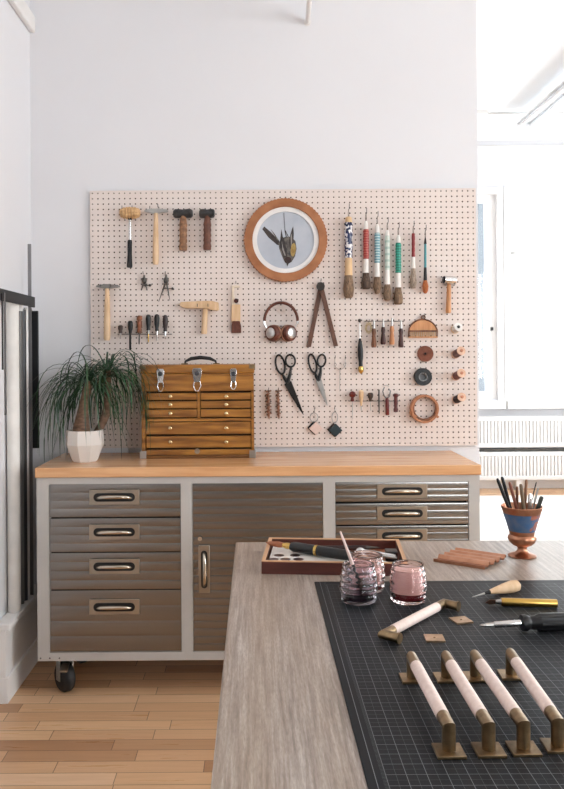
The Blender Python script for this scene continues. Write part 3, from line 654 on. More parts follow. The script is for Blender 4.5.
# ---- half round wooden comb
T = Thing('wooden_comb', 'half round tan wooden comb with row of short teeth', 'comb', bp(423, 328, .012))
arc = ellp(423, 333, 14.4, 13.5, 20, 0, 190, 350, False)
T.part('backing', bpr(MB(), [(409, 331.5)] + arc + [(437, 331.5)], .003, .014), MWOOD, bevel=.001)
T.part('rim', bt(MB(), [(408.8, 337)] + arc + [(437.2, 336.5)], .013, .8, 8), BWOOD)
T.part('crossbar', bpr(MB(), [(409, 330.2), (437, 330.2), (437, 331.8), (409, 331.8)], .012, .018), BWOOD)
for k in range(14): T.part('tooth', bpr(MB(), [(410.6 + k * 1.9, 331.6), (411.3 + k * 1.9, 331.6), (411.3 + k * 1.9, 336.6), (410.6 + k * 1.9, 336.6)], .006, .012), LWOOD, smooth=False)
T.part('foot_bar', bpr(MB(), [(408.6, 336.4), (437.6, 336.4), (437.6, 337.8), (408.6, 337.8)], .004, .014), MWOOD)
T.part('eyelet', MB().ring(bp(423.2, 317.4, .008), 2.4 * S, 1.3 * S, -.004, .004, 20), BWOOD)
hook(423.2, 315.8, .024)

# ---- discs, rolls and spools on the right
T = Thing('leather_disc', 'flat round brown disc with small dark centre', 'disc', bp(425.3, 353.8, .01))
T.part('disc', MB().axis(bp(425.3, 353.8, .001), bp(425.3, 353.8, .016), [(0, 8 * S), (.8, 8 * S), (1, 7.6 * S)], 36), mat('cocoa_leather', (128, 78, 60), .6, c2=(112, 66, 50), sc3=(60, 60, 60)))
T.part('center_pin', MB().axis(bp(425.3, 353.6, .014), bp(425.3, 353.6, .021), [(0, 1.2 * S), (1, 1.1 * S)], 14), BLACKI)
T = Thing('tape_roll', 'black tape roll with grey core', 'tape', bp(422.8, 376.8, .01))
c = bp(422.8, 376.8, .015); c.y = YB
T.part('tape', MB().ring(c, 8.7 * S, 4.4 * S, .002, .028, 40), BLACK, bevel=.002)
T.part('core', MB().ring(c, 4.3 * S, 3.6 * S, .002, .026, 32), mat('grey_core', (150, 152, 154), .4))
T.part('liner', MB().axis(c + V((0, -.003, 0)), c + V((0, -.006, 0)), [(0, 3.5 * S), (1, 3.5 * S)], 28), mat('grey_disc', (128, 132, 136), .5))
hook(422.8, 374.2, .035)
T = Thing('strap_coil', 'ring shaped coil of tan strap below the black tape roll', 'coil', bp(424, 408.7, .01))
c = bp(424, 408.7, .015); c.y = YB
T.part('outer_coil', MB().ring(c, 14.2 * S, 11.6 * S, .002, .034, 48), TANL, bevel=.002)
c2_ = c + V((.003, 0, .004)); T.part('inner_coil', MB().ring(c2_, 11.9 * S, 10.8 * S, .003, .030, 48), mat('coil_inner', (150, 98, 70), .55), bevel=.001)
for px, py, a in ((411, 412, 30), (414.5, 416.5, 45), (436.8, 416, -40)): T.part('strap_tab', MB().box(bp(px, py, .02), (.010, .022, .018), M.Rotation(math.radians(a), 3, 'Y')), TANL)
hook(424, 397.6, .04)
SPW = mat('spool_top', (222, 186, 160), .5, c2=(206, 166, 140), sc3=(40, 40, 40))
for k, (x, y, m, L) in enumerate(((456, 327.5, WHITEP, 'white enamelled spool near the right edge, above three thread spools'), (456.6, 352.5, mat('mauve_thread', (112, 80, 76), .7), 'mauve brown thread spool, upper of three at the right edge'), (456.8, 374.5, mat('plum_thread', (126, 86, 80), .7), 'reddish brown thread spool, middle of three at the right edge'), (457.2, 398, mat('black_thread', (58, 44, 46), .7), 'blackish thread spool, lowest of three at the right edge'))):
    T = Thing('thread_spool', L, 'spool', bp(x, y, .03))
    a = bp(x - 1.3, y + 2.0, .004); e = a + V((.0135, -.062, .018)); e = a + (e - a) * (1 if k else .62)
    T.part('thread', MB().axis(a, e, [(.05, .0175), (.2, .0185), (.8, .0185), (.93, .0175)], 20), m)
    T.part('end_disc', MB().axis(a + (e - a) * .9, e, [(0, .0205), (1, .0205)], 24), SPW if k else WHITEP)
    T.part('end_disc', MB().axis(a, a + (e - a) * .08, [(0, .0205), (1, .0205)], 24), SPW if k else mat('pale_maple', (220, 184, 140)))
    T.part('hub', MB().axis(e - (e - a) * .02, e + (e - a) * .06, [(0, .008), (1, .007)], 16), mat('hub_wood', (196, 130, 100), .5) if k else BLACKI)

# ---- scissors
def scissors(label, piv, loops, tip, bm_, w, d=.010):
    T = Thing('scissors', label, 'scissors', bp(piv[0], piv[1], d))
    for k, (cx, cy, rx, ry, rot) in enumerate(loops):
        dd = d + (.004 if k else 0)
        ring = ellp(cx, cy, rx, ry, 24, rot)
        low = max(ring, key=lambda q: q[1])
        h = MB(); bt(h, ring, dd, .95, 8, True)
        hl = T.part('finger_loop', h, BLACKI)
        T.part('shank', bt(MB(), [low, ((low[0] + piv[0]) / 2 + (.6 if k else -.4), (low[1] + piv[1]) / 2), piv], dd, [1.0, 1.6, 2.0], 8), BLACKI)
        ax = V((tip[0] - piv[0], tip[1] - piv[1], 0)).normalized(); nx, ny = -ax.y, ax.x
        sgn = -1 if k else 1
        T.part('blade', bpr(MB(), [(piv[0] - nx * w * sgn * .9, piv[1] - ny * w * sgn * .9), (piv[0] + nx * w * sgn, piv[1] + ny * w * sgn), (piv[0] + ax.x * 14 + nx * w * sgn * .75, piv[1] + ax.y * 14 + ny * w * sgn * .75), (tip[0] + (.5 if k else -.2), tip[1]), (piv[0] + ax.x * 12 - nx * w * sgn * .5, piv[1] + ax.y * 12 - ny * w * sgn * .5)], dd - .002, dd + .0015), bm_, smooth=False)
    T.part('pivot_screw', MB().cyl(bp(*piv, d - .004), bp(*piv, d + .009), 1.3 * S, n=14), DSTEEL)
    return T
scissors('large all black shears', (287.6, 382.5), [(280.3, 364.5, 4.4, 9.6, -12), (290.4, 360.8, 4.7, 6.2, -6)], (303.6, 415.5), BLACKI, 3.9)
hook(280, 355.6, .02); hook(290.5, 355.8, .026)
scissors('smaller scissors with black loops and silver blades', (318.6, 380.2), [(312.6, 363.5, 3.6, 9.4, -14), (321.6, 360.6, 4.0, 6.0, 6)], (327.4, 406), STEEL, 2.9)
hook(312, 355.2, .02); hook(322.3, 355.2, .026)
# ---- Y shaped wire tool
T = Thing('wire_fork', 'thin silver Y shaped wire tool right of the scissors', 'tool', bp(340, 372, .01))
T.part('stem', bt(MB(), [(340, 369.5), (339.8, 391.5)], .01, [.45, .3], 6), WIRE)
for sx in (-1, 1): T.part('prong', bt(MB(), [(340, 370), (340 + sx * 3.4, 368.2), (340 + sx * 5.6, 365.5), (340 + sx * 5.2, 362), (340 + sx * 3.4, 364.5), (340 + sx * 5.2, 367), (340 + sx * 5.0, 357.5)], .01, .32, 6), WIRE)
hook(335, 357.6, .016); hook(345, 357.6, .016)
# ---- twisted bits
for x, lab, s_ in ((268.6, 'twisted rusty brown bit nearest the wooden tool chest', 1.15), (278.4, 'slimmer twisted brown bit, between the other twisted bit and the black shears', .85)):
    T = Thing('auger_bit', lab, 'drill bit', bp(x, 404, .012))
    RST = mat('rusty_bit', (168, 124, 100), .6, .2, c2=(104, 76, 64), sc3=(60, 60, 60))
    T.part('core', bl(MB(), (x - .4, 391), (x + .5, 419.5), [(0, .9), (.2, 1.3), (.7, 1.2), (.93, .9), (1, .15)], .012, 10), RST)
    pts = [(x - .4 + .9 * k / 40 + 2.1 * s_ * math.cos(k * 1.05), 393 + 22.5 * k / 40, .012 + 2.1 * s_ * S * math.sin(k * 1.05)) for k in range(41)]
    T.part('flute', bt(MB(), pts, .012, .5, 6), RST)
    T.part('crosspiece', bt(MB(), [(x - 3, 391.6), (x + 2.6, 390.8)], .012, .8, 8), RST)
    hook(x, 389.6, .02)
# ---- two leather tags on rings
for x, y, m, m2, lab in ((315.4, 428.3, mat('pale_pink_tag', (226, 200, 190), .5), BLACK, 'pale pink square leather tag hanging by a metal ring'), (335.2, 430.2, mat('dark_teal_tag', (36, 54, 60), .45), mat('tag_edge', (52, 38, 34), .5), 'dark blue green square leather tag hanging by a metal ring')):
    T = Thing('leather_tag', lab, 'tag', bp(x, y, .012))
    T.part('back_leather', bpr(MB(), [(x - 8.2, y - .6), (x - 1.6, y - 7.4), (x + 6, y - .3), (x - .6, y + 7)], .002, .010), m2, bevel=.002)
    T.part('front_leather', bpr(MB(), [(x - 6.6, y + .2), (x + .6, y - 6.8), (x + 7.3, y + .2), (x + .4, y + 6.8)], .010, .017), m, bevel=.002)
    T.part('ring', bt(MB(), ellp(x - 1.4 if x < 325 else x - .4, 417.4, 4.0 if x < 325 else 2.9, 4.6 if x < 325 else 5.4, 24), .011, .4, 6, True), WIRE)
    T.part('loop_wire', bt(MB(), [(x - .8, 412.6), (x - .8, 407.5)], .011, .3, 6), WIRE)
    hook(x - .8, 408.5, .018)
# ---- lower rail of small tools
rail(349, 400, 401)
rail_tool('awl with round red ball handle on the lower rail', 352.4, 391.2, 401.5, [(0, 1.0), (.1, 2.6), (.3, 3.6), (.5, 3.0), (.62, 1.4), (.85, 1.9), (1, 1.4)], RWOOD, (18, .35, .3, STEEL), name='awl', cat='awl')
rail_tool('awl with plain blond tapered handle on the lower rail', 361.2, 390, 406, [(0, 1.3), (.1, 2.5), (.4, 2.3), (.8, 1.2), (1, .8)], LWOOD, (5, .5, 0, STEEL), name='awl', cat='awl')
rail_tool('awl with small dark knob handle on the lower rail', 370.4, 392.8, 401.5, [(0, 1.6), (.1, 2.7), (.5, 2.6), (.7, 1.6), (1, 1.4)], mat('dark_knob', (66, 50, 44)), (9.5, .35, .3, STEEL), name='awl', cat='awl')
solo('needle_file', 'thin dark needle file standing between the awls and a caliper', 'file', bt(MB(), [(379, 389.5), (379, 402), (379.2, 413.5)], .0305, [.8, .9, .5], 8), DSTEEL, bp(379, 401, .03))
T = Thing('pliers_tool', 'ring headed steel tool with dark red handle on the lower rail', 'tool', bp(387, 398, .028))
T.part('head_ring', bt(MB(), [(384.4, 387), (382.8, 391.5), (384.2, 396), (386.8, 399), (389.6, 396), (390.4, 391), (388.6, 388.4)], .028, [.5, .6, .7, .9, .7, .6, .5], 8), mat('pliers_steel', (120, 118, 116), .45, .8))
T.part('jaw', bt(MB(), [(383, 385.4), (387, 385), (388.6, 386.4)], .028, .5, 6), STEEL)
T.part('handle', bl(MB(), (387, 398), (387.4, 415), [(0, 1.5), (.2, 1.9), (.6, 1.9), (.95, 2.0), (1, 1.6)], .028), RWOOD)
rail_tool('short dark red turned handle, rightmost on the lower rail', 395.8, 393.4, 412, [(0, 1.6), (.06, 3.0), (.14, 3.0), (.2, 1.8), (.5, 2.1), (.75, 1.7), (.85, 2.4), (1, 2.0)], mat('maroon_wood', (96, 44, 42), .4), (1.5, .5, 0, STEEL), name='stamp_tool', cat='tool')

# ------------------------------------------------------------------ rolling steel workbench
YC = 3.33
def cp(x, y): return at_y(x, y, YC)
CX0, CX1, CZB, CZT = -.9065, .9243, .152, .910
WB = Thing('tool_cabinet', 'long grey framed rolling cabinet with stainless drawers and door', 'cabinet', (0, 3.56, 0))
YBK = 3.795
px0, px1 = [cp(49, 560).x, cp(181.5, 560).x], 0
xs = [CX0, cp(49, 540).x, cp(181, 540).x, cp(192.5, 540).x, cp(323.5, 540).x, cp(335.5, 540).x, cp(469, 520).x, CX1]
zt = .882; zb = CZB + .034
fr = MB()
for a, b_ in ((xs[0], xs[1]), (xs[2], xs[3]), (xs[4], xs[5]), (xs[6], xs[7])): fr.bounds(a, b_, YC, YC + .04, CZB, CZT)
for a, b_ in ((xs[1], xs[2]), (xs[3], xs[4]), (xs[5], xs[6])):
    fr.bounds(a, b_, YC, YC + .04, zt, CZT); fr.bounds(a, b_, YC, YC + .04, CZB, zb)
fr.bounds(CX0, CX0 + .012, YC + .04, YBK, CZB, CZT); fr.bounds(CX1 - .012, CX1, YC + .04, YBK, CZB, CZT)
fr.bounds(CX0 + .012, CX1 - .012, YBK - .012, YBK, CZB, CZT); fr.bounds(CX0 + .012, CX1 - .012, YC + .04, YBK - .012, CZB, CZB + .012)
WB.part('frame', fr, FRAME, smooth=False)
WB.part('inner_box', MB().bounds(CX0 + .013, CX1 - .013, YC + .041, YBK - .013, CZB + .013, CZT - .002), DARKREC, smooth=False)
for x, z in ((CX0 + .012, CZB + .012), (CX0 + .05, CZB + .012), (CX0 + .09, CZB + .012)): WB.part('rivet', MB().cyl((x, YC + .001, z), (x, YC - .0015, z), .0035, n=10), DSTEEL)
def fluted(x0, x1, z0, z1, pitch, y=YC + .004, amp=.0013):
    b = MB(); nf = max(1, round((z1 - z0) / pitch)); pts = [(y + .02, z0), (y, z0)]
    hgt = (z1 - z0) / nf
    for k in range(nf):
        for j in range(1, 7):
            t_ = j / 7; pts.append((y - amp * (math.sin(PI * t_) ** .6), z0 + hgt * (k + t_)))
        pts.append((y, z0 + hgt * (k + 1)))
    pts.append((y + .02, z1))
    return b.prism([V((x0, p[0], p[1])) for p in pts], (x1 - x0, 0, 0))
NICK = mat('nickel', (176, 166, 152), .3, 1.)
NICK2 = mat('bright_nickel', (200, 190, 174), .22, 1.)
def pull(drawer, x, z, w, h, vert=False):
    # plate with a raised black pill standing for the recess shade and a bowed bar; built horizontally then turned for the door
    def tr(p): return V((x + (p[2] if vert else p[0]), p[1], z + (p[0] if vert else p[2])))
    yp = YC - .0035
    b = MB().box((0, 0, 0), (w, .007, h)); b.v = [tr(p) + V((0, yp, 0)) for p in b.v]
    pl = WB.part('handle_plate', b, NICK, drawer, bevel=.0015)
    pill = [(w * .33 + h * .28 * math.cos(a), h * .28 * math.sin(a)) for a in [math.radians(-90 + 18 * k) for k in range(11)]] + [(-w * .33 + h * .28 * math.cos(a), h * .28 * math.sin(a)) for a in [math.radians(90 + 18 * k) for k in range(11)]]
    b = MB().prism([V((p[0], 0, p[1])) for p in pill], (0, -.002, 0)); b.v = [tr(p) + V((0, yp - .0032, 0)) for p in b.v]
    WB.part('recess', b, DARKREC, drawer, smooth=False)
    hs = [V((-w * .34, -.005, -h * .05)), V((-w * .31, -.016, 0)), V((-w * .24, -.024, h * .05)), V((-w * .1, -.028, h * .07)), V((w * .1, -.028, h * .07)), V((w * .24, -.024, h * .05)), V((w * .31, -.016, 0)), V((w * .34, -.005, -h * .05))]
    b = MB().tube(hs, [.005, .006, .0075, .0085, .0085, .0075, .006, .005], 10); b.v = [tr(p) + V((0, yp, 0)) for p in b.v]
    WB.part('handle', b, NICK2, drawer)
g_ = .0022
def drawer(x0, x1, ytop, ybot, xr, hy, hx, hw=50, hh=15, pitch=.034):
    z1, z0 = cp(xr, ytop).z, cp(xr, ybot).z
    z1 = min(z1, zt - g_); z0 = max(z0, zb + g_)
    o = WB.part('drawer', fluted(x0 + g_, x1 - g_, z0 + g_, z1, pitch), STAIN, smooth=False)
    pull(o, cp(hx, hy).x, cp(hx, hy).z, hw * YC / F, hh * YC / F)
for yt, yb, hy, pt in ((484, 517.5, 497, .034), (518.5, 552.5, 531.8, .034), (553, 590, 566.2, .036), (590.5, 655, 606.6, .066)): drawer(xs[1], xs[2], yt, yb, 115, hy, 114.5, pitch=pt)
for yt, yb, hy in ((481.5, 502, 491), (503.5, 525, 513), (526, 553, 535.5), (554, 600, 575), (601, 655, 622)): drawer(xs[5], xs[6], yt, yb, 402, hy, 402, 50, 14, .029)
dz1, dz0 = zt - g_, zb + g_
dr = WB.part('door', fluted(xs[3] + g_, xs[4] - g_, dz0, dz1, .031), STAIN, smooth=False)
hc = cp(204.3, 569); pull(dr, hc.x, hc.z, .196, .046, True)
lk = cp(200, 538.5); WB.part('lock', MB().cyl((lk.x, YC + .004, lk.z), (lk.x, YC - .006, lk.z), .009, n=20), CHROME, dr)
for x, y in ((CX0 + .095, YC + .07), (CX1 - .095, YC + .07), (CX0 + .095, YBK - .08), (CX1 - .095, YBK - .08)):
    fk = MB().bounds(x - .04, x + .04, y - .04, y + .04, CZB - .006, CZB - .0005)
    
    for q_ in (-1, 1): fk.box((x + q_ * .0235, y + q_ * .0187, .098), (.004, .032, .096), Rz(38))
    k = WB.part('caster', fk, STEEL, smooth=False)
    WB.part('wheel', MB().axis((x - .0195, y - .0155, .062), (x + .0195, y + .0155, .062), [(0, .050), (.1, .058), (.25, .062), (.75, .062), (.9, .058), (1, .050)], 32), RUBBER, k)
    WB.part('axle', MB().cyl((x - .0275, y - .0217, .062), (x + .0275, y + .0217, .062), .007, n=12), STEEL, k)
    WB.part('brake_lever', MB().box((x + .012, y - .05, .118), (.03, .05, .008), M.Rotation(.35, 3, 'X')), STEEL, k)
solo('worktop', 'maple butcher block worktop on the grey cabinet', 'worktop', MB().bounds(CX0 - .004, CX1 + .004, YC - .012, YW - .017, .911, .952), MAPLE, (0, 3.57, .911), bevel=.003)

# ------------------------------------------------------------------ machinist tool chest
WT = .952
YT = 3.60
def tp(x, y, d=0): return at_y(x, y, YT - d)
cx0, cx1 = tp(141.5, 410).x, tp(254, 410).x; zc1 = tp(197, 364.5).z
TC = Thing('tool_chest', 'oak tool chest with brass knobs, three latches and black handle', 'chest', ((cx0 + cx1) / 2, 3.69, WT))
yb_ = 3.795
zl0 = tp(197, 391.5).z; zd0 = tp(197, 449).z
body = MB()
sx = tp(145.3, 400).x; sx2 = tp(251.2, 400).x
body.bounds(cx0, sx, YT, yb_, WT + .012, zl0); body.bounds(sx2, cx1, YT, yb_, WT + .012, zl0)
body.bounds(sx, sx2, yb_ - .012, yb_, WT + .012, zl0); body.bounds(sx, sx2, YT + .004, yb_ - .012, WT + .012, WT + .02)
TC.part('body', body, CHEST, smooth=False)
TC.part('base_board', MB().bounds(cx0 - .006, cx1 + .006, YT - .012, yb_, WT, WT + .014), CHESTD, bevel=.003)
TC.part('front_panel', MB().bounds(sx + .002, sx2 - .002, YT - .004, YT + .012, WT + .0145, tp(197, 449.5).z), CHEST, bevel=.002)
TC.part('lining', MB().bounds(sx + .001, sx2 - .001, YT + .03, yb_ - .013, WT + .021, zl0 - .001), mat('lining', (44, 28, 14), .8), smooth=False)
zm = tp(197, 373.5).z
TC.part('lower_lid_board', MB().bounds(cx0, cx1, YT - .002, yb_, zl0 + .001, zm - .001), CHEST, bevel=.003)
TC.part('lid', MB().bounds(cx0 - .003, cx1 + .003, YT - .004, yb_, zm, zc1), CHEST, bevel=.005)
def zz_(y): return tp(197, y).z
xm0, xm1 = tp(197.2, 400).x, tp(200.0, 400).x
TC.part('divider', MB().bounds(xm0, xm1, YT + .002, YT + .029, zz_(418.3), zl0 - .001), CHEST, smooth=False)
TC.part('rail', MB().bounds(sx + .001, sx2 - .001, YT + .002, YT + .029, zz_(421.2), zz_(418.5)), CHEST, smooth=False)
KN = mat('brass_knob', (222, 196, 150), .25, 1.)
def tdrawer(x0, x1, y0, y1, knobs):
    o = TC.part('drawer', MB().bounds(x0 + .002, x1 - .002, YT + .003, YT + .028, zz_(y1), zz_(y0)), CHEST, bevel=.002)
    for k in knobs:
        q = tp(k, (y0 + y1) / 2); TC.part('knob', MB().axis((q.x, YT + .003, q.z), (q.x, YT - .014, q.z), [(0, .004), (.45, .004), (.6, .0085), (.85, .0085), (1, .005)], 14), KN, o)
for y0, y1 in ((393, 399.8), (401.2, 408.2), (409.5, 417.3)):
    tdrawer(sx, xm0, y0, y1, (170.5,)); tdrawer(xm1, sx2, y0, y1, (226.3,))
tdrawer(sx, sx2, 422, 434.2, (170.5, 226.3)); tdrawer(sx, sx2, 436.2, 447.8, (170.5, 226.3))
TC.part('keyhole_plate', MB().cyl((tp(197.3, 449.2).x, YT - .004, zz_(451)), (tp(197.3, 449.2).x, YT - .007, zz_(451)), .012, n=18), NICK)
for px, y0, y1, w_ in ((160.6, 368.5, 391, 8), (197.2, 368.2, 391, 10), (233.4, 368.8, 389.5, 7)):
    x = tp(px, 378).x; ww = w_ * YT / F / 2
    z1_, z0_ = zz_(y0), zz_(y0 + 14)
    o = TC.part('latch', MB().prism([V((x - ww, YT - .004, z1_ - .01)), V((x - ww * .7, YT - .004, z1_)), V((x + ww * .7, YT - .004, z1_)), V((x + ww, YT - .004, z1_ - .01)), V((x + ww * .6, YT - .004, z0_)), V((x - ww * .6, YT - .004, z0_))], (0, -.005, 0)), CHROME, bevel=.001)
    TC.part('latch_dial', MB().cyl((x, YT - .009, (z1_ + z0_) / 2 + .008), (x, YT - .013, (z1_ + z0_) / 2 + .008), .010, n=20), mat('latch_dark', (104, 106, 112), .3, 1.), o)
    TC.part('latch_loop', MB().tube([V((x - ww * .55, YT - .007, z0_ + .006)), V((x - ww * .75, YT - .009, z0_ - .016)), V((x - ww * .3, YT - .008, zz_(y1))), V((x + ww * .3, YT - .008, zz_(y1))), V((x + ww * .75, YT - .009, z0_ - .016)), V((x + ww * .55, YT - .007, z0_ + .006))], .0022, 6), CHROME, o)
for x, sg in ((cx0, 1), (cx1, -1)):
    b = MB().bounds(x - sg * .007, x + sg * .022, YT - .0145, YT - .0125, WT + .001, WT + .034); TC.part('corner_plate', b, STEEL, bevel=.0007)
    b = MB().bounds(x - sg * .0065, x + sg * .02, YT - .0065, YT - .0045, zc1 - .02, zc1 - .001); TC.part('corner_plate', b, mat('aged_steel', (150, 130, 100), .4, 1.), bevel=.0007)
h0, h1 = tp(183, 362).x, tp(215.5, 362).x; yh = 3.685
hp = [V((h0, yh, zc1 - .001)), V((h0 + .004, yh, zc1 + .014)), V((h0 + .03, yh, zc1 + .026)), V(((h0 + h1) / 2, yh, zc1 + .031)), V((h1 - .03, yh, zc1 + .026)), V((h1 - .004, yh, zc1 + .014)), V((h1, yh, zc1 - .001))]
TC.part('handle', MB().tube(hp, [.004, .005, .0085, .009, .0085, .005, .004], 10), BLACK)
for x in (h0, h1): TC.part('handle_base', MB().box((x, yh, zc1 + .0025), (.03, .02, .005)), mat('handle_bracket', (120, 96, 62), .4, 1.), bevel=.001)

# ------------------------------------------------------------------ ponytail palm
pc = at_z(85, 461, WT)
PL = Thing('potted_palm', 'ponytail palm with long drooping leaves in a white faceted pot', 'plant', pc)
b = MB(); k_ = pc.y / F
rad = lambda px: px * k_
zp = lambda y: CZ + ray(85, y)[1] * pc.y
ph = zp(430) - WT
b.lathe([(.002, WT), (rad(12), WT), (rad(13), WT + .006), (rad(19.3), WT + ph * .55), (rad(18.6), WT + ph), (rad(17.4), WT + ph), (rad(17.2), WT + ph - .02), (.002, WT + ph - .02)], 9, M.Translation((pc.x, pc.y, 0)) @ M.Rotation(.35, 4, 'Z'))
PL.part('pot', b, POT, smooth=False)
PL.part('soil', MB().axis((pc.x, pc.y, WT + ph - .019), (pc.x, pc.y, WT + ph - .012), [(0, rad(16)), (1, rad(15.5))], 20), SOIL)
def pp(x, y, dy=0): return at_y(x, y, pc.y + dy)
PL.part('trunk', MB().tube([pp(81.5, 434), pp(81.5, 428), pp(82, 422), pp(83, 410), pp(85, 398), pp(87.5, 386), pp(88.3, 381)], [rad(8.6), rad(8.6), rad(7.4), rad(5.2), rad(4.3), rad(4.2), rad(3.2)], 14), BARK, label='thick swollen grey brown trunk')
PL.part('trunk', MB().tube([pp(96, 434, .05), pp(101, 426, .06), pp(106, 415, .08), pp(107.5, 402, .09), pp(107.5, 386, .09), pp(108.3, 370, .08)], [rad(4), rad(4), rad(4.2), rad(4), rad(3.8), rad(2.8)], 12), BARK, label='slimmer leaning brown trunk')
rnd = random.Random(21)
def foliage(head, count, lmin, lmax, bias):
    b = MB()
    for i in range(count):
        az = rnd.uniform(0, 2 * PI); el = math.radians(rnd.uniform(5, 56)) if i % 4 else math.radians(rnd.uniform(-25, 15))
        if math.sin(az) < -.55 and rnd.random() < .6: az = -az
        L = rnd.uniform(lmin, lmax); ns = 15; st_ = L / ns; wd = rnd.uniform(.0017, .0029)
        d = V((math.cos(az) * math.cos(el), math.sin(az) * math.cos(el) * .75, math.sin(el))) + V(bias)
        d.normalize(); p = V(head) + V((rnd.uniform(-.012, .012), rnd.uniform(-.012, .012), rnd.uniform(-.02, .012)))
        gdrop = rnd.uniform(.42, .85); tw = rnd.uniform(-.22, .22); row = []
        for k in range(ns + 1):
            side = d.cross(V((0, 0, 1)))
            side = side.normalized() if side.length > .05 else V((1, 0, 0))
            t_ = k / ns; w_ = wd * (1 - t_ ** 3) * (.7 + .6 * min(1, t_ * 4)) + .0003
            row += [p - side * w_, p + V((0, 0, -w_ * .5)), p + side * w_]
            p = p + d * st_
            p.y = min(p.y, 3.795); p.x = max(p.x, -1.035)
            if p.x > cx0 - .012 and p.y > YT - .02: p.y = YT - .02 - rnd.uniform(0, .01)
            out = math.hypot(p.x - pc.x, p.y - pc.y)
            if p.z < WT + .01: p.z = WT + .01
            elif p.z < WT + ph + .015 and out < rad(21):
                q_ = V((p.x - pc.x, p.y - pc.y, 0)); q_ = q_.normalized() * rad(21); p.x, p.y = pc.x + q_.x, pc.y + q_.y
            d = (d + V((tw * t_, 0, -gdrop * (.30 + .5 * t_)))).normalized()
        fs = []
        for k in range(ns):
            a = 3 * k; fs += [[a, a + 1, a + 4, a + 3], [a + 1, a + 2, a + 5, a + 4]]
        b.add(row, fs)
    return b
PL.part('foliage', foliage(pp(88.5, 383), 116, .28, .50, (-.12, -.1, .05)), LEAF)
PL.part('foliage', foliage(pp(108.5, 373, .08), 110, .25, .46, (.06, -.12, .0)), LEAF)

# ------------------------------------------------------------------ rack on the left wall and the things in it
T = Thing('wall_rack', 'black flat rack bar along the left wall', 'rack', (-1.0, 3.45, 1.63))
T.part('bar', MB().bounds(-1.001, -.993, 3.10, 3.645, 1.632, 1.679), BLACKI, bevel=.001)
for y in (3.12, 3.615): T.part('bracket', MB().bounds(XL, -1.0012, y - .012, y + .012, 1.645, 1.667), BLACKI)
LZ = .3285
solo('paper_roll', 'tall white paper roll standing behind the black rack bar', 'roll', MB().axis((-1.031, 3.43, LZ), (-1.031, 3.43, 1.66), [(0, .0265), (1, .0265)], 24), PAPER, (-1.031, 3.43, LZ))
T = Thing('steel_tube', 'slim grey steel tube next to the white paper roll', 'tube', (-1.034, 3.535, LZ))
T.part('tube', MB().cyl((-1.034, 3.535, LZ), (-1.034, 3.535, 1.61), .015, n=16), mat('grey_tube', (112, 110, 108), .5, .4)); T.part('end_cap', MB().cyl((-1.034, 3.535, 1.6105), (-1.034, 3.535, 1.64), .017, n=16), TRIM)
solo('dark_tube', 'dark grey tube in the rack, left of the white rod', 'tube', MB().cyl((-1.034, 3.585, LZ), (-1.034, 3.585, 1.62), .016, n=16), mat('dark_grey_tube', (70, 70, 72), .4, .5), (-1.034, 3.585, LZ))
solo('white_rod', 'thin white rod standing in the corner rack', 'rod', MB().cyl((-1.030, 3.628, LZ), (-1.030, 3.628, 1.63), .010, n=14), TRIM, (-1.03, 3.628, LZ))
a = at_y(29.6, 244, 3.66)
solo('steel_ruler', 'long steel ruler rising above the black rack bar', 'ruler', MB().bounds(a.x - .009, a.x + .007, 3.659, 3.662, LZ, a.z), mat('ruler_steel', (150, 150, 152), .35, .8), (a.x, 3.66, LZ))
b0, b1 = at_y(30.5, 311, 3.70), at_y(39.3, 448, 3.70)
T = Thing('black_level', 'wide black straightedge hanging in the corner next to the plant', 'straightedge', (b0.x, 3.70, b1.z))
T.part('blade', MB().bounds(b0.x, b1.x, 3.69, 3.705, b1.z, b0.z), mat('black_anodised', (34, 36, 38), .45, .3), bevel=.002)
T.part('hanging_cord', MB().tube([((b0.x + b1.x) / 2 - .01, 3.698, b0.z - .004), ((b0.x + b1.x) / 2 - .014, 3.69, b0.z + .03), (XL + .002, 3.69, b0.z + .06)], .0015, 6), DSTEEL)
solo('black_ruler', 'narrow black ruler hanging from the near end of the rack bar', 'ruler', MB().bounds(-.9925, -.9895, 3.158, 3.172, 1.36, 1.66), BLACKI, (-.991, 3.165, 1.5))
solo('grey_ruler', 'narrow dark grey ruler hanging lower beside the black ruler', 'ruler', MB().bounds(-.9925, -.9895, 3.186, 3.202, 1.18, 1.665), mat('grey_ruler', (104, 102, 102), .5), (-.991, 3.194, 1.4))

# ------------------------------------------------------------------ work table
ZT = .895
TX0, TX1, TY0, TY1 = -.0572, 1.55, .42, 2.231
T = Thing('work_table', 'large weathered grey brown wooden work table in the foreground', 'table', ((TX0 + TX1) / 2, 1.3, 0))
T.part('table_top', MB().bounds(TX0, TX1, TY0, TY1, ZT - .045, ZT), TABLEM, bevel=.004)
for x in (TX0 + .12, TX1 - .12):
    for y in (TY0 + .12, TY1 - .12): T.part('leg', MB().bounds(x - .04, x + .04, y - .04, y + .04, 0, ZT - .0455), TABLEM, bevel=.003)
for y in (TY0 + .12, TY1 - .12): T.part('apron', MB().bounds(TX0 + .1605, TX1 - .1605, y - .012, y + .012, ZT - .14, ZT - .0455), TABLEM)
for x in (TX0 + .12, TX1 - .12): T.part('apron', MB().bounds(x - .012, x + .012, TY0 + .1605, TY1 - .1605, ZT - .14, ZT - .0455), TABLEM)
ZM = ZT + .0035
MX0, MY1 = .1310, 1.826
b = MB().bounds(0, MATW, -MATD, 0, 0, .003)
o = mesh_obj('cutting_mat', b, CUTM, None, None, smooth=False, bevel=.0008); o.location = (MX0, MY1, ZT + .0003)
tag(o, 'black cutting mat with fine white grid on the table', 'mat')

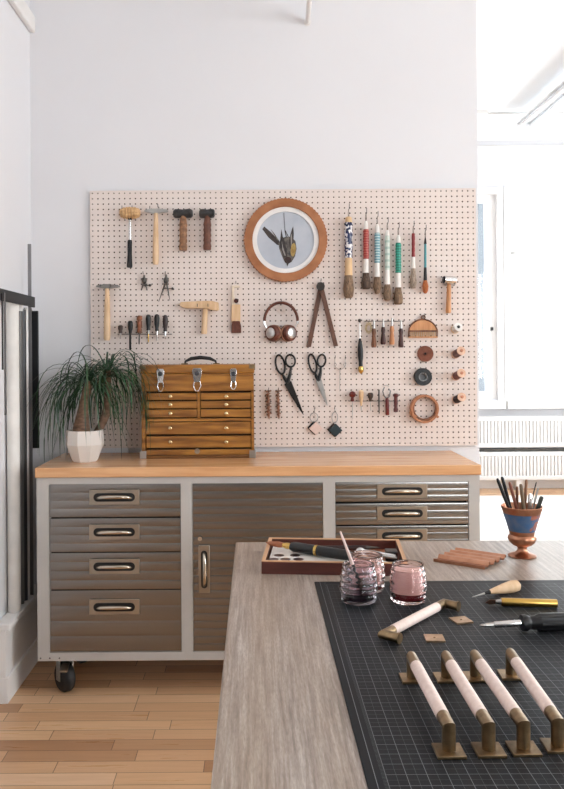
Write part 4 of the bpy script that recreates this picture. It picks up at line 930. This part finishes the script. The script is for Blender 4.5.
# ---- pulls
HL = .233
def make_pull():
    T = Thing('cabinet_pull', 'brass cabinet pull with pale pink leather grip, leftmost of the standing row', 'handle', (0, 0, 0), group='leather wrapped pulls')
    for y, s in ((0, 1), (HL, -1)):
        T.part('foot_plate', MB().box((0, y, .002), (.037, .037, .004)), BRASS, world=False, bevel=.0006)
        T.part('post', MB().tube([V((0, y, .0042)), V((0, y, .0335)), V((0, y + s * .030, .0335))], .0088, 20), BRASS, world=False, angle=30)
    T.part('leather_grip', MB().axis((0, .0302, .0335), (0, HL - .0302, .0335), [(0, .0086), (.006, .0092), (.994, .0092), (1, .0086)], 24), PINKL, world=False)
    return T.o
pr0 = make_pull()
fronts = [((448.6, 752), (412.4, 680.0)), ((488.6, 751.5), (446.8, 679.0)), ((523.5, 750.3), (475.7, 678.0)), ((558.5, 748.5), (511, 675.6))]
labs = ['brass cabinet pull with pale pink leather grip, leftmost of the standing row', 'brass cabinet pull with pink leather grip, second from left in the standing row', 'brass cabinet pull with pink leather grip, third from left in the standing row', 'brass cabinet pull with pink leather grip, rightmost of the standing row']
for k, (a, e) in enumerate(fronts):
    A, E = at_z(*a, ZM), at_z(*e, ZM); R = Rz(math.degrees(math.atan2(E.y - A.y, E.x - A.x)) - 90)
    c = (A + E) / 2; loc = c - R @ V((0, HL / 2, 0))
    if k == 0: pr0.matrix_world = M.Translation(loc) @ R.to_4x4()
    else: dup(pr0, 'cabinet_pull.%03d' % k, labs[k], loc, R, 'leather wrapped pulls')
A, E = at_z(382.5, 635.5, ZM + .0102), at_z(445.5, 602.5, ZM + .0102)
R = Rz(math.degrees(math.atan2(E.y - A.y, E.x - A.x)) - 90) @ M.Rotation(math.radians(-90), 3, 'Y')
T = Thing('cabinet_pull', 'brass cabinet pull with pale leather grip lying on its side without foot plates', 'handle', (A + E) / 2 - R @ V((0, HL / 2, .0335)), R, group='leather wrapped pulls')
for y, s_ in ((0, 1), (HL, -1)):
    T.part('post', MB().tube([V((0, y, .0045)), V((0, y, .0335)), V((0, y + s_ * .030, .0335))], .0088, 20), BRASS, world=False, angle=30)
    T.part('end_flange', MB().cyl((0, y, .0015), (0, y, .0050), .0100, n=24), BRASS, world=False)
T.part('leather_grip', MB().axis((0, .0302, .0335), (0, HL - .0302, .0335), [(0, .0086), (.006, .0092), (.994, .0092), (1, .0086)], 24), PINKL, world=False)
# ---- loose plates
for (x, y), ang, lab in (((461, 621), 14, 'small square brass plate nearest the screwdriver'), ((434.4, 639), -3, 'small square brass plate beside the lying pull')):
    p = at_z(x, y, ZM)
    o = mesh_obj('brass_plate', MB().ring((0, 0, 0), .0240, .0028, 0, .003, 4), mat('pale_brass', (196, 168, 138), .35, 1., c2=(176, 148, 120), sc3=(60, 60, 60)), None, M.Rotation(-PI / 2, 4, 'X') @ M.Rotation(PI / 4, 4, 'Y'), smooth=False)
    zmin = min(v.co.z for v in o.data.vertices)
    o.location = (p.x, p.y, ZM - zmin); o.rotation_euler = (0, 0, math.radians(ang)); tag(o, lab, 'plate', 'loose brass plates')

# ---- screwdriver, knife, awl on the mat
p = at_z(480, 633, ZM); q = at_z(565, 630.5, ZM); dx = (q - p).normalized(); hr = .0165
T = Thing('screwdriver', 'large black handled screwdriver lying on the mat', 'screwdriver', p)
ax = lambda t_, z=hr: V((p.x, p.y, ZM + z)) + V((dx.x, dx.y, 0)) * t_
T.part('bit', MB().axis(ax(0, .0135), ax(.027, .0145), [(0, .0015), (.15, .003), (.35, .0028), (.4, .004), (1, .0042)], 10), STEEL)
T.part('shaft', MB().axis(ax(.026, .0145), ax(.082), [(0, .0052), (.04, .0058), (1, .006)], 20), CHROME)
T.part('collar', MB().axis(ax(.078), ax(.094), [(0, .008), (.05, .0145), (.5, .0155), (.8, .0130), (1, .0118)], 24), BLACK)
b = MB().lathe([(.0105, .092), (.0118, .094), (.0125, .103), (.0165, .112), (.0165, .185), (.015, .196), (.009, .202)], 48, M.Translation(ax(0)) @ V((0, 0, 1)).rotation_difference(V((dx.x, dx.y, 0))).to_matrix().to_4x4(), lambda a, z: 1 - (.06 * (math.cos(8 * a) < -.2) if z > .11 else 0))
T.part('handle', b, BLACK, angle=20)
p = at_z(486.5, 605.5, ZM); q = at_z(557, 607.5, ZM); d_ = q - p; r = .0082
T = Thing('craft_knife', 'brass handled craft knife between wooden awl and screwdriver', 'knife', p)
axk = lambda t_: p + d_ * t_ + V((0, 0, r))
T.part('handle', MB().axis(axk(.21), axk(1), [(0, .0068), (.01, .0082), (.985, .0082), (1, .0076)], 24), mat('brass_tube', (206, 168, 92), .28, 1.))
T.part('ferrule', MB().axis(axk(.13), axk(.215), [(0, .0035), (.5, .005), (1, .0052)], 16), STEEL)
T.part('blade', MB().prism([axk(.14) + V((0, 0, .004)), axk(.05) + V((0, 0, .004)), axk(-.02) + V((0, 0, -.003)), axk(.05) + V((0, 0, -.006)), axk(.14) + V((0, 0, -.004))], (0, .0012, 0)), mat('blade_copper', (150, 118, 100), .3, 1.))
p = at_z(472, 598, ZM); q = at_z(519.5, 591, ZM); d_ = q - p; L = d_.length
T = Thing('awl', 'awl with bulbous blond wood handle at the back of the mat', 'awl', p)
axa = lambda t_: p + d_ * t_ + V((0, 0, .002 + .0112 * min(1, t_ / .75)))
T.part('handle', MB().axis(axa(.36), axa(1) , [(0, .0045), (.12, .006), (.45, .0105), (.75, .0132), (.92, .0118), (1, .005)], 24), LWOOD)
T.part('ferrule', MB().axis(axa(.26), axa(.365), [(0, .003), (1, .0048)], 14), BLACKI)
T.part('needle', MB().axis(axa(0), axa(.265), [(0, .0004), (.5, .0014), (1, .0022)], 10), STEEL)

# ---- tumblers
def tumbler(x, yb, wpx, label, gm, lm, lh, z0, H=.078, wash=0):
    WASH = mat('pink_paint_water', (252, 220, 214), .2, trans=.25, c2=(248, 212, 205))
    p = at_z(x, yb, z0); R = wpx / 2 * p.y / F
    T = Thing('tumbler', label, 'glass', p)
    N = 48; out = []
    nb = 44
    for k in range(nb + 1):
        t_ = k / nb; z = .0 + H * t_
        r = R * (.86 + .14 * math.sin(PI * min(1, t_ * .9 + .12)) ) * (1 if t_ > .06 else .93 + .07 * t_ / .06) + .0008 * math.sin(t_ * 2 * PI * 6.5)
        if t_ > .93: r -= .0008 * math.sin(t_ * 2 * PI * 6.5)
        out.append((r, z))
    inn = [(out[k][0] * 0 + R * (.86 + .14 * math.sin(PI * min(1, (k / nb) * .9 + .12))) - .0042, H * k / nb) for k in range(nb, 3, -2)]
    prof = [(.0005, 0)] + out + [(inn[0][0] + .001, H + .0006)] + inn + [(.0005, inn[-1][1])]
    b = MB().lathe(prof, N, M.Translation(p), None)
    for i, v in enumerate(b.v):                        # wavy, hand pressed bands on the outside
        ring_i = i // N
        if 3 < ring_i < nb - 2:
            a = 2 * PI * (i % N) / N; c_ = V((p.x, p.y, v.z)); b.v[i] = c_ + (v - c_) * (1 + .012 * math.sin(8 * a + ring_i * .5))
    T.part('glass_body', b, gm, angle=70)
    if lh:
        rin = lambda z: R * (.86 + .14 * math.sin(PI * min(1, (z / H) * .9 + .12))) - .0048
        zb_ = H * 4.4 / nb + .001
        T.part('liquid', MB().lathe([(.0005, zb_)] + [(rin(z), z) for z in (zb_, zb_ + lh * .5, zb_ + lh)] + [(.0005, zb_ + lh)], 36, M.Translation(p)), lm)
        if wash:
            z0_, z1_ = zb_ + lh + .0004, H * wash
            T.part('paint_water', MB().lathe([(.0005, z0_)] + [(rin(z0_ + (z1_ - z0_) * k / 6), z0_ + (z1_ - z0_) * k / 6) for k in range(7)] + [(.0005, z1_)], 36, M.Translation(p)), WASH)
    return p, R
g1, r1 = tumbler(358.7, 601, 37, 'smoky clear tumbler holding a paint brush, nearest the lying pull', GCLEAR, CLEARL, .012, ZM)
tumbler(366, 590, 38, 'rose tinted tumbler behind the smoky one with the brush', GPINK2, REDL, .008, ZM, wash=.55)
tumbler(408.3, 601, 36.5, 'pink tumbler with dark red liquid, standing alone on the right', GPINK, REDL, .012, ZM, wash=.86)
a = at_y(340.3, 531.5, g1.y - .004); e = V((g1.x + .012, g1.y + .004, ZM + .012))
T = Thing('paint_brush', 'pale pink handled paint brush leaning in the smoky tumbler', 'brush', e)
T.part('handle', MB().axis(a, a.lerp(e, .52), [(0, .0016), (.1, .0022), (.6, .003), (1, .0036)], 12), mat('pink_lacquer', (236, 208, 200), .35))
T.part('ferrule', MB().axis(a.lerp(e, .52), a.lerp(e, .8), [(0, .0037), (.2, .0034), (1, .0038)], 12), BLACK)
T.part('bristles', MB().axis(a.lerp(e, .8), e, [(0, .0038), (.4, .0042), (1, .0006)], 12), DBRIS)

# ---- wooden tray and its contents
t0 = at_z(261.5, 574, ZT); ang = -5.2; RT = Rz(ang)
TW, TD, THh = .342, .245, .031
T = Thing('wooden_tray', 'shallow reddish wooden tray at the back edge of the table', 'tray', t0, RT)
TRW = mat('tray_mahogany', (94, 50, 42), .4, c2=(70, 36, 32), sc3=(5, 50, 50)); TRI = mat('tray_inside', (178, 116, 84), .5, c2=(150, 92, 64), sc3=(5, 40, 40)); TRT = mat('tray_rim', (206, 160, 120), .45)
w_ = .009
T.part('bottom_board', MB().bounds(w_ + .0003, TW - w_ - .0003, w_ + .0003, TD - w_ - .0003, 0, .005), TRI, world=False)
for nm, bb in (('front_wall', (0, TW, 0, w_)), ('back_wall', (0, TW, TD - w_, TD)), ('side_wall', (0, w_, w_ + .0002, TD - w_ - .0002)), ('side_wall', (TW - w_, TW, w_ + .0002, TD - w_ - .0002))):
    o = T.part(nm, MB().bounds(*bb, 0, THh - .0022), TRW, world=False, bevel=.001)
    T.part('rim', MB().bounds(*bb, THh - .002, THh), TRT, o, world=False)
def tl(x, y, z=0): return t0 + RT @ V((x, y, 0)) + V((0, 0, z))
P = Thing('paint_palette', 'white palette with five dark wells in the wooden tray', 'palette', tl(.014, .014, .0055), RT)
P.part('sheet', MB().prism([V((0, 0, 0)), V((.30, 0, 0)), V((.30, .02, 0)), V((.20, .10, 0)), V((.0, .19, 0))], (0, 0, .017)), WHITEP, world=False, bevel=.002)
for x, y in ((279, 555.4), (295, 555.4), (273.5, 559.3), (285.5, 559.3), (298.5, 559.3)):
    q = at_z(x, y, ZT + .0225)
    P.part('well', MB().axis(q, q + V((0, 0, .0007)), [(0, .0125), (1, .0125)], 24), mat('dark_paint', (60, 34, 34), .3))
def tray_stick(name, label, cat, a, e, parts):
    T = Thing(name, label, cat, (a + e) / 2)
    for nm, t0_, t1_, prof, m in parts: T.part(nm, MB().axis(a.lerp(e, t0_), a.lerp(e, t1_), prof, 16), m)
a = at_z(266, 542.5, ZT + .036); e = at_z(352, 556, ZT + .0375)
tray_stick('calligraphy_brush', 'fat black brush with gold band and copper bristles lying across the tray', 'brush', a, e, [('bristles', 0, .22, [(0, .001), (.3, .006), (.7, .008), (1, .006)], mat('copper_bristle', (164, 100, 66), .5)), ('ferrule', .21, .31, [(0, .006), (.5, .0085), (1, .008)], GOLD), ('handle', .31, .98, [(0, .0098), (.05, .0125), (.5, .0128), (.95, .0125), (1, .010)], BLACK), ('band', .595, .625, [(0, .0137), (1, .0137)], GOLD)])
a = tl(.12, .205, .0135); e = tl(.29, .222, .0135)
tray_stick('pen', 'thin dark pen along the back wall of the tray', 'pen', a, e, [('barrel', .0, .8, [(0, .003), (.1, .0065), (1, .0065)], mat('dark_barrel', (48, 30, 30), .35)), ('tip', .8, 1, [(0, .006), (1, .001)], DSTEEL)])
a = tl(.10, .120, .0275); e = tl(.28, .060, .0275)
tray_stick('ruling_pen', 'thin steel pen lying in front of the black brush in the tray', 'pen', a, e, [('barrel', .0, .7, [(0, .0025), (.1, .0038), (1, .0038)], STEEL), ('tip', .7, 1, [(0, .0036), (1, .0008)], DSTEEL)])
T = Thing('drawing_compass', 'silver compass lying at the right end of the tray', 'compass', tl(.27, .10, .006))
c0 = tl(.245, .135, .024); c1 = tl(.322, .095, .024); c2v = tl(.322, .075, .024)
T.part('leg', MB().axis(c0, c1, [(0, .006), (.5, .0055), (.9, .004), (1, .0025)], 10), CHROME)
T.part('leg', MB().axis(c0 + V((0, -.006, -.002)), c2v, [(0, .006), (.5, .0055), (.9, .004), (1, .0025)], 10), STEEL)
T.part('pivot', MB().ell(c0 + V((-.008, 0, 0)), (.012, .010, .010), 16, 10), CHROME)
T = Thing('ink_block', 'small black block against the right wall of the tray', 'block', tl(.31, .12, .0055), RT)
T.part('block', MB().bounds(-.012, .018, -.008, .03, 0, .024), BLACK, world=False, bevel=.002)

# ---- copper rest
p = at_z(434, 561.5, ZT); q = at_z(485, 569.5, ZT)
d_ = q - p; a_ = math.atan2(d_.y, d_.x); RC = M.Rotation(a_, 3, 'Z')
LX, LY = d_.length, .118
prof = []
for k in range(4):
    y = LY * k / 4; prof += [(y, .006), (y + .012, .003), (y + .019, .004), (y + .0245, .013), (y + .0275, .013)]
prof += [(LY, .006)]
b = MB()
top = [V((0, y, z + .001)) for y, z in prof]; bot = [V((0, y, z - .0008 if z > .002 else z)) for y, z in prof][::-1]
b.prism(top + bot, (LX, 0, 0))
sh = -.09
b.v = [V((v.x - sh * v.y, v.y, v.z)) for v in b.v]
T = Thing('pen_rest', 'ridged copper pen rest on the bare table right of the glasses', 'pen rest', p, RC)
T.part('ridged_plate', b, COPPER, world=False, smooth=False)
T.part('front_lip', MB().bounds(0, LX, -.003, .0005, .0005, .008), COPPER, world=False)
T.part('foot', MB().bounds(.02 - sh * .1, .03 - sh * .1, .02, .1, 0, .0022), COPPER, world=False)
T.part('foot', MB().bounds(LX - .04, LX - .03, .02, .1, 0, .0022), COPPER, world=False)

# ---- copper cup with pens
cb = at_z(522.2, 556.3, ZT)
T = Thing('copper_cup', 'footed copper cup with a blue painted band', 'cup', cb)
X = M.Translation(cb)
pc_ = [(.0005, 0), (.034, 0), (.0355, .003), (.030, .006), (.018, .010), (.0125, .016), (.0115, .021), (.014, .026), (.024, .030), (.032, .037), (.0355, .046), (.0345, .052), (.0305, .056), (.0315, .060), (.0335, .070), (.0385, .088), (.0445, .106), (.0485, .118), (.0520, .1275), (.0505, .129), (.047, .119), (.043, .106), (.037, .088), (.032, .070), (.028, .062), (.0005, .058)]
T.part('cup_body', MB().lathe(pc_, 40, X), COPPER)
bd = [(.0322, .0655), (.0330, .0665), (.0392, .088), (.0452, .106), (.0468, .111), (.0450, .1105), (.0440, .106), (.0384, .0885), (.0330, .070)]
b = MB().rings([[X @ V((r * math.cos(2 * PI * k / 40), r * math.sin(2 * PI * k / 40), z)) for k in range(40)] for r, z in bd], closed=True)
T.part('painted_band', b, BAND)
cyp = cb.y
def cup_pen(name, label, cat, x, y, dy, r, m, tipm=None, base=(0, 0), prof=None):
    e = at_y(x, y, cyp + dy); s = V((cb.x + base[0], cb.y + base[1], ZT + .064))
    T = Thing(name, label, cat, s)
    T.part('barrel', MB().axis(s, s.lerp(e, .8), prof or [(0, r * .7), (.4, r * 1.3), (1, r * 1.3)], 12), m)
    T.part('end', MB().axis(s.lerp(e, .8), e, [(0, r * 1.3), (.8, r * 1.25), (1, r * .8)], 12), tipm or m)
cup_pen('pen', 'thick black pen leaning farthest left in the copper cup', 'pen', 497.3, 478.5, -.010, .0034, BLACK, None, (-.012, -.004))
cup_pen('pen', 'black pen just right of the leftmost one in the copper cup', 'pen', 502, 476.8, .004, .0034, BLACK, None, (-.012, .008))
cup_pen('pencil', 'reddish copper coloured pencil in the copper cup', 'pencil', 509.5, 482, -.004, .0032, mat('copper_lacquer', (140, 82, 64), .35), None, (.0, -.008))
cup_pen('pencil', 'short brown pencil in the middle of the copper cup', 'pencil', 517, 486.5, .012, .0028, BWOOD, None, (-.006, .018))
cup_pen('brush_handle', 'olive brown brush handle in the middle of the copper cup', 'brush', 520.8, 484, -.014, .0036, mat('olive_wood', (120, 98, 74), .5), None, (.006, -.016))
cup_pen('pencil', 'tall tan pencil rising highest at the centre of the copper cup', 'pencil', 526.6, 479.5, .004, .0030, mat('tan_pencil', (150, 110, 84), .5), None, (.004, .004))
cup_pen('tweezers', 'bright steel tool at the centre right of the copper cup', 'tool', 530.5, 494, -.012, .0042, STEEL, CHROME, (.012, -.010))
cup_pen('wire_tool', 'thin grey wire tool standing tall at the right of the copper cup', 'tool', 536.4, 482, .010, .0013, DSTEEL, None, (.010, .014))
cup_pen('scribe', 'slim steel scribe leaning right in the copper cup', 'tool', 538, 488, .0, .0020, STEEL, None, (.016, .004))
cup_pen('marker', 'stubby dark green marker leaning right over the cup rim', 'marker', 542, 496.5, -.006, .0042, mat('dark_marker', (52, 54, 46), .5), None, (.018, -.004))

# ------------------------------------------------------------------ light, sky, camera
w = bpy.data.worlds.new('sky'); sc.world = w; w.use_nodes = True
w.node_tree.nodes['Background'].inputs[0].default_value = (.95, .98, 1, 1); w.node_tree.nodes['Background'].inputs[1].default_value = 4.6
def area(name, loc, rot, sx, sy, power, col=(1, .97, .94)):
    l = bpy.data.lights.new(name, 'AREA'); l.shape = 'RECTANGLE'; l.size = sx; l.size_y = sy; l.energy = power; l.color = col
    o = bpy.data.objects.new(name, l); COL.objects.link(o); o.location = loc; o.rotation_euler = rot; return o
for k, h in enumerate(RW):
    area('window_daylight', (XR + .25, (h[0] + h[1]) / 2, (h[2] + h[3]) / 2), (0, math.radians(90), 0), h[3] - h[2], h[1] - h[0], (10, 98, 38, 45)[k], (.92, .955, 1))
area('window_daylight', ((BW[0][0] + BW[0][1]) / 2, YN - .3, 2.15), (math.radians(90), 0, 0), 1.6, 1.7, 82, (.92, .955, 1))  # fill lamp outside the added rear window, lifts the back wall
sl = bpy.data.lights.new('sun', 'SUN'); sl.energy = 7; sl.angle = math.radians(9); sl.color = (.97, .98, 1)
so = bpy.data.objects.new('sun', sl); COL.objects.link(so); so.rotation_euler = V((-.22, -.62, -.82)).to_track_quat('-Z', 'Y').to_euler()
cam = bpy.data.cameras.new('camera'); co = bpy.data.objects.new('camera', cam); COL.objects.link(co); sc.camera = co
cam.sensor_fit = 'HORIZONTAL'; cam.sensor_width = 36; cam.lens = F / 564 * 36
cam.shift_x = (282 - PX) / 564; cam.shift_y = -(394.5 - PY) / 564; cam.clip_start = .02
co.matrix_world = M(((ct, st, 0, 0), (0, 0, -1, 0), (-st, ct, 0, CZ), (0, 0, 0, 1)))
sc.view_settings.view_transform = 'Standard'; sc.view_settings.look = 'None'; sc.view_settings.gamma = 1; sc.view_settings.use_curve_mapping = False
sc.view_settings.exposure = 0.08
sc.cycles.use_denoising = True; sc.cycles.max_bounces = 10; sc.cycles.transparent_max_bounces = 12; sc.cycles.diffuse_bounces = 6
